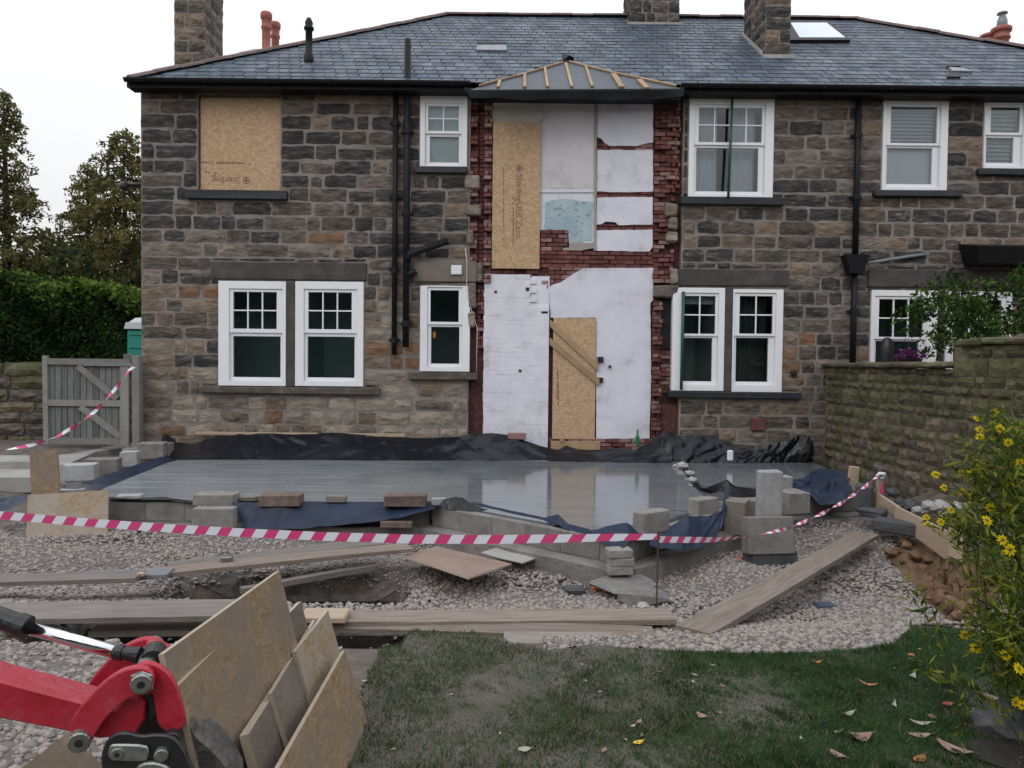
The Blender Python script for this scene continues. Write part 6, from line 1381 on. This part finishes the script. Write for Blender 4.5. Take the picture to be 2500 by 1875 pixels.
for c in range(360):                                        # arching shoots with thin leaves along them
    u, v, Y, r_ = random.choice(bpx if c < 170 else [b for b in bpx if b[0] > 2435]); tip = P(u, v, Y)+Vector((random.gauss(0, r_*.75), random.gauss(0, r_*.7), random.gauss(0, r_*.75)))
    base = Vector((tip.x+random.uniform(.08, .35)+.1, tip.y+random.uniform(-.1, .2), max(.02, tip.z-random.uniform(.25, .5)))); mid = tip.lerp(base, .55)+Vector((.02, 0, random.uniform(.04, .12)))
    br.tube([base, mid, tip], [.003, .0022, .001], 3, False); n = random.randint(14, 30)
    for k in range(n):
        t = k/n; q = (tip.lerp(mid, t*2) if t < .5 else mid.lerp(base, t*2-1)); D_.append(q+Vector((random.gauss(0, .022), random.gauss(0, .022), random.gauss(0, .02))))
br.build('shoots', 'flower_leaf', fp)['kind'] = 'stuff'
foliage('leaves', np.array([tuple(d) for d in D_]), .058, ['flower_leaf', 'flower_leaf_lt', 'hedge_mid'], [.42, .42, .16], fp, (2.5, 3.3, 0), asp=.2, droop=-.2)
# ------------------------------------------------------------------ leaves on the lawn, boulder
def fallen(px, ln, ang, m, label, group=None, asp=.5, curl=.3):
    ln *= .86; p = GT(*px); p.z = H(p.x, p.y)+.016; d = Vector((math.cos(ang), math.sin(ang), 0)); s = Vector((-d.y, d.x, 0)); V = []; Fc = []; n = 5
    for i in range(n+1):
        t = i/n; wv = math.sin(math.pi*min(1, t*.92+.05))**.8*asp*ln/2; zc = curl*ln*(2*t-1)**2*.5
        V += [d*ln*(t-.5)+s*wv+Vector((0, 0, zc+abs(wv)*.5)), d*ln*(t-.5)+Vector((0, 0, zc)), d*ln*(t-.5)-s*wv+Vector((0, 0, zc+abs(wv)*.35))]
    for i in range(n): a = i*3; Fc += [(a, a+1, a+4, a+3), (a+1, a+2, a+5, a+4)]
    tail = len(V); V += [d*ln*.5+Vector((0, 0, curl*ln*.5)), d*ln*.72+Vector((0, 0, curl*ln*.6)), d*ln*.72+s*.003+Vector((0, 0, curl*ln*.6)), d*ln*.5+s*.003+Vector((0, 0, curl*ln*.5))]; Fc.append((tail, tail+1, tail+2, tail+3))
    o = link('fallen_leaf', meshdata('fallen_leaf', V, Fc, [m], smooth=True), None, p); return tag(o, label, 'leaf', group)
GP = 'small pale leaves scattered on the lawn'
for (u, v, l_) in [(890, 1671, .05), (1102, 1704, .035), (1423, 1603, .03), (1422, 1630, .035), (1740, 1632, .05), (1692, 1673, .05), (1695, 1656, .06), (2025, 1625, .03), (2182, 1639, .03), (2275, 1561, .04), (2285, 1583, .04), (2245, 1592, .04), (2360, 1640, .03), (2392, 1640, .03), (1995, 1690, .03), (1430, 1670, .03), (1545, 1782, .045), (1822, 1660, .03), (1220, 1800, .03), (1528, 1815, .03), (2335, 1636, .03), (2380, 1740, .04), (1955, 1812, .04), (2310, 1676, .03), (960, 1839, .04), (2350, 1855, .05), (1465, 1697, .03)]:
    fallen((u, v), l_*.72, random.uniform(0, 6.28), 'leaf_pale', 'small pale leaf lying among many on the lawn', GP)
GT_ = 'tan leaves scattered on the lawn'
for (u, v, l_) in [(1610, 1648, .04), (1765, 1684, .06), (1560, 1772, .06), (1566, 1805, .04), (1757, 1749, .05), (2280, 1657, .06), (2390, 1685, .05), (2480, 1825, .05), (1474, 1843, .06)]:
    fallen((u, v), l_*.8, random.uniform(0, 6.28), 'leaf_tan', 'dull tan leaf lying among others on the lawn', GT_)
fallen((1280, 1842), .062, .2, 'leaf_pale', 'white leaf lying alone at the bottom of the lawn', asp=.7)
fallen((1558, 1824), .062, .5, 'leaf_yellow', 'bright yellow curled leaf near the bottom of the lawn', asp=.5)
fallen((1713, 1760), .06, -.8, 'leaf_pink', 'pinkish curled leaf in the middle of the lawn', asp=.7, curl=.6)
fallen((2120, 1682), .10, 2.6, 'leaf_orange', 'orange curled leaf on the lawn below the gravel edge', asp=.4, curl=.5)
fallen((2225, 1608), .045, .5, 'leaf_orange', 'round orange leaf on the lawn nearest the gravel', asp=.9)
fallen((1994, 1626), .06, 0., 'leaf_orange', 'small orange leaf at the back of the lawn beside a pale one', asp=.5, curl=.6)
fallen((2312, 1730), .07, .2, 'leaf_red', 'dark red leaf on the right part of the lawn', asp=.6)
fallen((2228, 1662), .07, .8, 'leaf_pale', 'pale twisted leaf right of the orange curled one', asp=.5, curl=.6)
fallen((2182, 1733), .06, .9, 'leaf_pale', 'pale pointed leaf standing up above a pale curled leaf', asp=.4, curl=.7)
fallen((2070, 1754), .085, .4, 'leaf_pale', 'long pale leaf with a tail in the middle right of the lawn', asp=.4, curl=.4)
fallen((2044, 1797), .06, .4, 'leaf_pale', 'narrow pale leaf left of the big brown leaf', asp=.35)
fallen((2100, 1816), .11, 0., 'leaf_tan', 'big curled brown leaf near the bottom of the lawn', asp=.7, curl=.7)
fallen((2246, 1777), .10, -.3, 'leaf_pale', 'long pale curled leaf beside the round tan one', asp=.35, curl=.4)
fallen((2276, 1761), .05, 1., 'leaf_tan', 'round tan leaf above the long pale curled leaf', asp=.9)
fallen((2244, 1808), .11, .0, 'leaf_pink', 'long pinkish leaf with a rusty underside, lower right', asp=.4, curl=.3)
fallen((2330, 1845), .16, -.9, 'leaf_pink', 'large pink and orange leaf at the bottom right', asp=.4, curl=.4)
fallen((2428, 1722), .13, -1.1, 'leaf_pink', 'large pale pink leaf leaning on the dark boulder', asp=.55, curl=.4)
fallen((2045, 1856), .08, -1.0, 'leaf_pink', 'pale pink leaf at the bottom edge right of the yellow one', asp=.5, curl=.4)
fallen((2245, 1866), .09, .6, 'leaf_orange', 'rusty leaf at the bottom edge beside white petals', asp=.5)
fallen((2420, 1800), .17, 2.6, 'leaf_orange', 'long orange brown leaf lying in front of the dark boulder', asp=.22, curl=.2)
p = GT(2450, 1800); V = []; 
vv = IV; ed = {}; Vv = [Vector(v) for v in IV]; F2 = []
def midp(a, b):
    k = (min(a, b), max(a, b))
    if k not in ed: ed[k] = len(Vv); Vv.append((Vv[a]+Vv[b]).normalized())
    return ed[k]
for a, b, c in IF.tolist(): x_, y_, z_ = midp(a, b), midp(b, c), midp(c, a); F2 += [(a, x_, z_), (b, y_, x_), (c, z_, y_), (x_, y_, z_)]
V = [v*random.uniform(.86, 1.1) for v in Vv]; me = meshdata('boulder', [Vector((v.x*.16, v.y*.13, v.z*.10)) for v in V], F2, ['boulder']); tag(link('boulder', me, None, (p.x+.03, p.y, p.z+.05)), 'dark grey boulder in the soil at the lower right corner', 'boulder')
nb = 26
for i in range(nb):
    a = 6.283*i/nb; 
    if i == 0: V = [Vector((0, 0, .012))]; Fc = []
    V.append(Vector((math.cos(a)*.36*random.uniform(.6, 1.15), math.sin(a)*.3*random.uniform(.6, 1.15), .004))); Fc.append((0, 1+i, 1+(i+1) % nb))
p = GT(2490, 1845); V = [Vector((v.x+p.x+.12, v.y+p.y, H(v.x+p.x+.12, v.y+p.y)+v.z+.02)) for v in V]; tag(link('flower_bed', meshdata('flower_bed', V, Fc, ['dark_soil_and_shade'])), 'bare dark flower bed soil at the lower right corner', kind='structure')
# ================================================================== mini digger arm, bottom left
O0 = P(351, 1652, 2.1); D = P(376, 1576, 2.3)-O0; DL = D.length; dn = D/DL
dg = thing('digger_arm', 'red mini digger arm with chrome ram and black bucket linkage, bottom left', 'digger arm', tuple(P(0, 1720, 2.1)))
zp = lambda zx, zy: (zx*.31645, 1350+zy*.31645)
def Z3(zx, zy, k=0.): u, v = zp(zx, zy); return P(u, v, 2.1)+dn*k
def plate(name, pts, k0, k1, m, parent=dg, smooth=False, bev=.004):
    """outline seen from the side, pushed along the pivot axis, with a small chamfer"""
    n = len(pts); A = [Z3(*p) for p in pts]; c = sum(A, Vector())/n
    ins = []
    for i in range(n):
        t1 = (A[i]-A[i-1]).normalized(); t2 = (A[(i+1) % n]-A[i]).normalized(); nn = dn.cross(t1+t2).normalized(); ins.append(nn)
    area = sum((A[i]-c).cross(A[(i+1) % n]-c).dot(dn) for i in range(n)); sg = 1 if area > 0 else -1
    ring0 = [a+i_*bev*sg+dn*k0 for a, i_ in zip(A, ins)]; ring1 = [a+dn*(k0+bev) for a in A]; ring2 = [a+dn*(k1-bev) for a in A]; ring3 = [a+i_*bev*sg+dn*k1 for a, i_ in zip(A, ins)]
    V = ring0+ring1+ring2+ring3; Fc = [tuple(range(n)), tuple(range(4*n-1, 3*n-1, -1))]
    for r_ in range(3): Fc += [(r_*n+i, (r_+1)*n+i, (r_+1)*n+(i+1) % n, r_*n+(i+1) % n) for i in range(n)]
    if sg > 0: Fc = [f[::-1] for f in Fc]
    mb = MB(); mb.add(V, Fc); return mb.build(name, m, parent)
def smooth_poly(pts, it=2):
    for _ in range(it): pts = [q for i in range(len(pts)) for q in ((pts[i][0]*.75+pts[(i+1) % len(pts)][0]*.25, pts[i][1]*.75+pts[(i+1) % len(pts)][1]*.25), (pts[i][0]*.25+pts[(i+1) % len(pts)][0]*.75, pts[i][1]*.25+pts[(i+1) % len(pts)][1]*.75))]
    return pts
plate('dipper_arm', [(-900, 700), (-300, 905), (0, 1005), (640, 1172), (880, 1235), (960, 1130), (1060, 1130), (1120, 1180), (1115, 1300), (1040, 1420), (760, 1455), (540, 1402), (0, 1300), (-300, 1235), (-900, 1100)], .012, .012+DL*.54, 'digger_red', bev=.006)
LINK = smooth_poly([(560, 1300), (575, 1235), (640, 1150), (720, 1060), (830, 950), (960, 872), (1080, 845), (1180, 870), (1210, 950), (1180, 1050), (1090, 1070), (1010, 1085), (920, 1150), (830, 1240), (770, 1330), (720, 1420), (600, 1430), (560, 1370)], 1)
LEG = smooth_poly([(1080, 845), (1170, 850), (1260, 890), (1340, 970), (1400, 1140), (1440, 1310), (1390, 1370), (1290, 1390), (1215, 1330), (1200, 1200), (1170, 1070), (1050, 1010), (1040, 920)], 1)
plate('curved_link', LINK, -.028, -.003, 'digger_red'); plate('curved_link', LINK, DL*.8, DL*.8+.025, 'digger_red')
plate('bucket_link', LEG, -.001, .022, 'digger_red'); plate('bucket_link', LEG, DL*.8-.026, DL*.8-.002, 'digger_red')
def pin(name, zx, zy, r_, k0, k1, m='steel', n=14, hole=True):
    a, b = Z3(zx, zy, k0), Z3(zx, zy, k1); mb = MB(); mb.tube([a, a+dn*.004, b], [r_*.88, r_, r_], n); o = mb.build(name, m, dg)
    if hole: mb = MB(); mb.tube([a-dn*.001, a+dn*.003], r_*.38, 10); mb.build('pin_socket', 'black_steel', o)
    return o
pin('pivot_pin', 1108, 955, .029, -.05, DL*.8+.05); pin('pivot_pin', 638, 1398, .03, -.05, DL*.8+.04)
plate('pin_flag', [(1020, 905), (1110, 872), (1190, 900), (1195, 1010), (1120, 1050), (1045, 1048)], -.036, -.0285, 'steel', bev=.003)
# hydraulic ram between the link plates
k = DL*.4; A0, A1, A2 = Z3(-900, 270, k), Z3(215, 640, k), Z3(920, 845, k)
def kk(zx, zy): u, v = zp(zx, zy); return P(u, v, 2.2)
B0, B1, B2, B3 = kk(-900, 190), kk(210, 575), kk(900, 765), kk(1190, 800)
mb = MB(); mb.tube([B0, B1-(B1-B0).normalized()*.03, B1-(B1-B0).normalized()*.028, B1], [.031, .031, .035, .035], 20); mb.build('ram_cylinder', 'black_steel', dg)
mb = MB(); mb.tube([B1, B2], .019, 18); mb.build('ram_rod', 'chrome', dg, smooth=True)
mb = MB(); d_ = (B3-B2).normalized(); mb.tube([B2-d_*.005, B2+d_*.02, B2+d_*.022, B2+d_*.07], [.021, .023, .019, .024], 14); e0 = B3-dn*.035; mb.tube([e0, B3+dn*.035], .034, 16); mb.build('rod_eye', 'black_steel', dg)
# black bucket ears and hitch
EAR = smooth_poly([(800, 1560), (815, 1440), (880, 1345), (980, 1315), (1110, 1350), (1210, 1335), (1340, 1345), (1415, 1420), (1470, 1530), (1560, 1700), (1640, 1900), (900, 1900), (850, 1720)], 1)
plate('bucket_ear', EAR, -.046, -.03, 'black_steel'); plate('bucket_ear', EAR, DL*.8+.03, DL*.8+.046, 'black_steel')
plate('lock_plate', smooth_poly([(862, 1440), (880, 1400), (960, 1395), (1150, 1402), (1172, 1440), (1168, 1500), (1140, 1532), (900, 1525), (865, 1500)], 1), -.056, -.047, 'steel')
pin('hitch_bolt', 935, 1460, .018, -.066, -.05); pin('hitch_bolt', 1265, 1475, .019, -.064, -.04, hole=False); pin('hitch_bolt', 1478, 1650, .014, -.06, -.04, hole=False); pin('hitch_pin', 1330, 1410, .024, -.03, DL*.8+.03, 'black_steel', hole=False)
plate('bucket_casting', smooth_poly([(1060, 1600), (1110, 1530), (1230, 1520), (1330, 1560), (1380, 1660), (1400, 1900), (1020, 1900)], 1), -.064, -.045, 'steel')
plate('bucket_shell', smooth_poly([(1400, 1320), (1450, 1330), (1530, 1470), (1650, 1560), (1760, 1690), (1900, 1950), (1300, 1950), (1380, 1500)], 1), DL*.2, DL*.95, 'worn_steel', bev=.012)
plate('arm_nose_ring', smooth_poly([(1090, 1120), (1170, 1110), (1215, 1190), (1200, 1310), (1120, 1330), (1140, 1230)], 1), .02, DL*.6, 'black_steel')

# ------------------------------------------------------------------ garden trees behind the photographer (mirrored in the ground floor windows)
C = []; rr = []
for i in range(170):
    C.append((random.uniform(-26, 28), random.uniform(-18, -12), random.uniform(.3, 6.6))); rr.append(random.uniform(1.2, 2.2))
mb = MB(); mb.box(-30, 32, -22, -19.5, -.2, 5.6); mb.box(-30, 32, -21.8, -19.6, 5.6, 7.2); tag(mb.build('reflection_backing', 'fol_dark', None, (1, -20, 0)), 'plain dark backing box added behind the garden trees to close gaps in the window reflections', 'hedge')  # unseen box added so window reflections stay dark between the leaves
C_ = clumps(C, rr, 260); tag(foliage('treeline', C_, .6, ['hedge_dark', 'fol_dark', 'hedge_mid'], [.5, .3, .2], None, (0, -14, 0), asp=.8), 'dark belt of garden trees behind the photographer', kind='stuff')
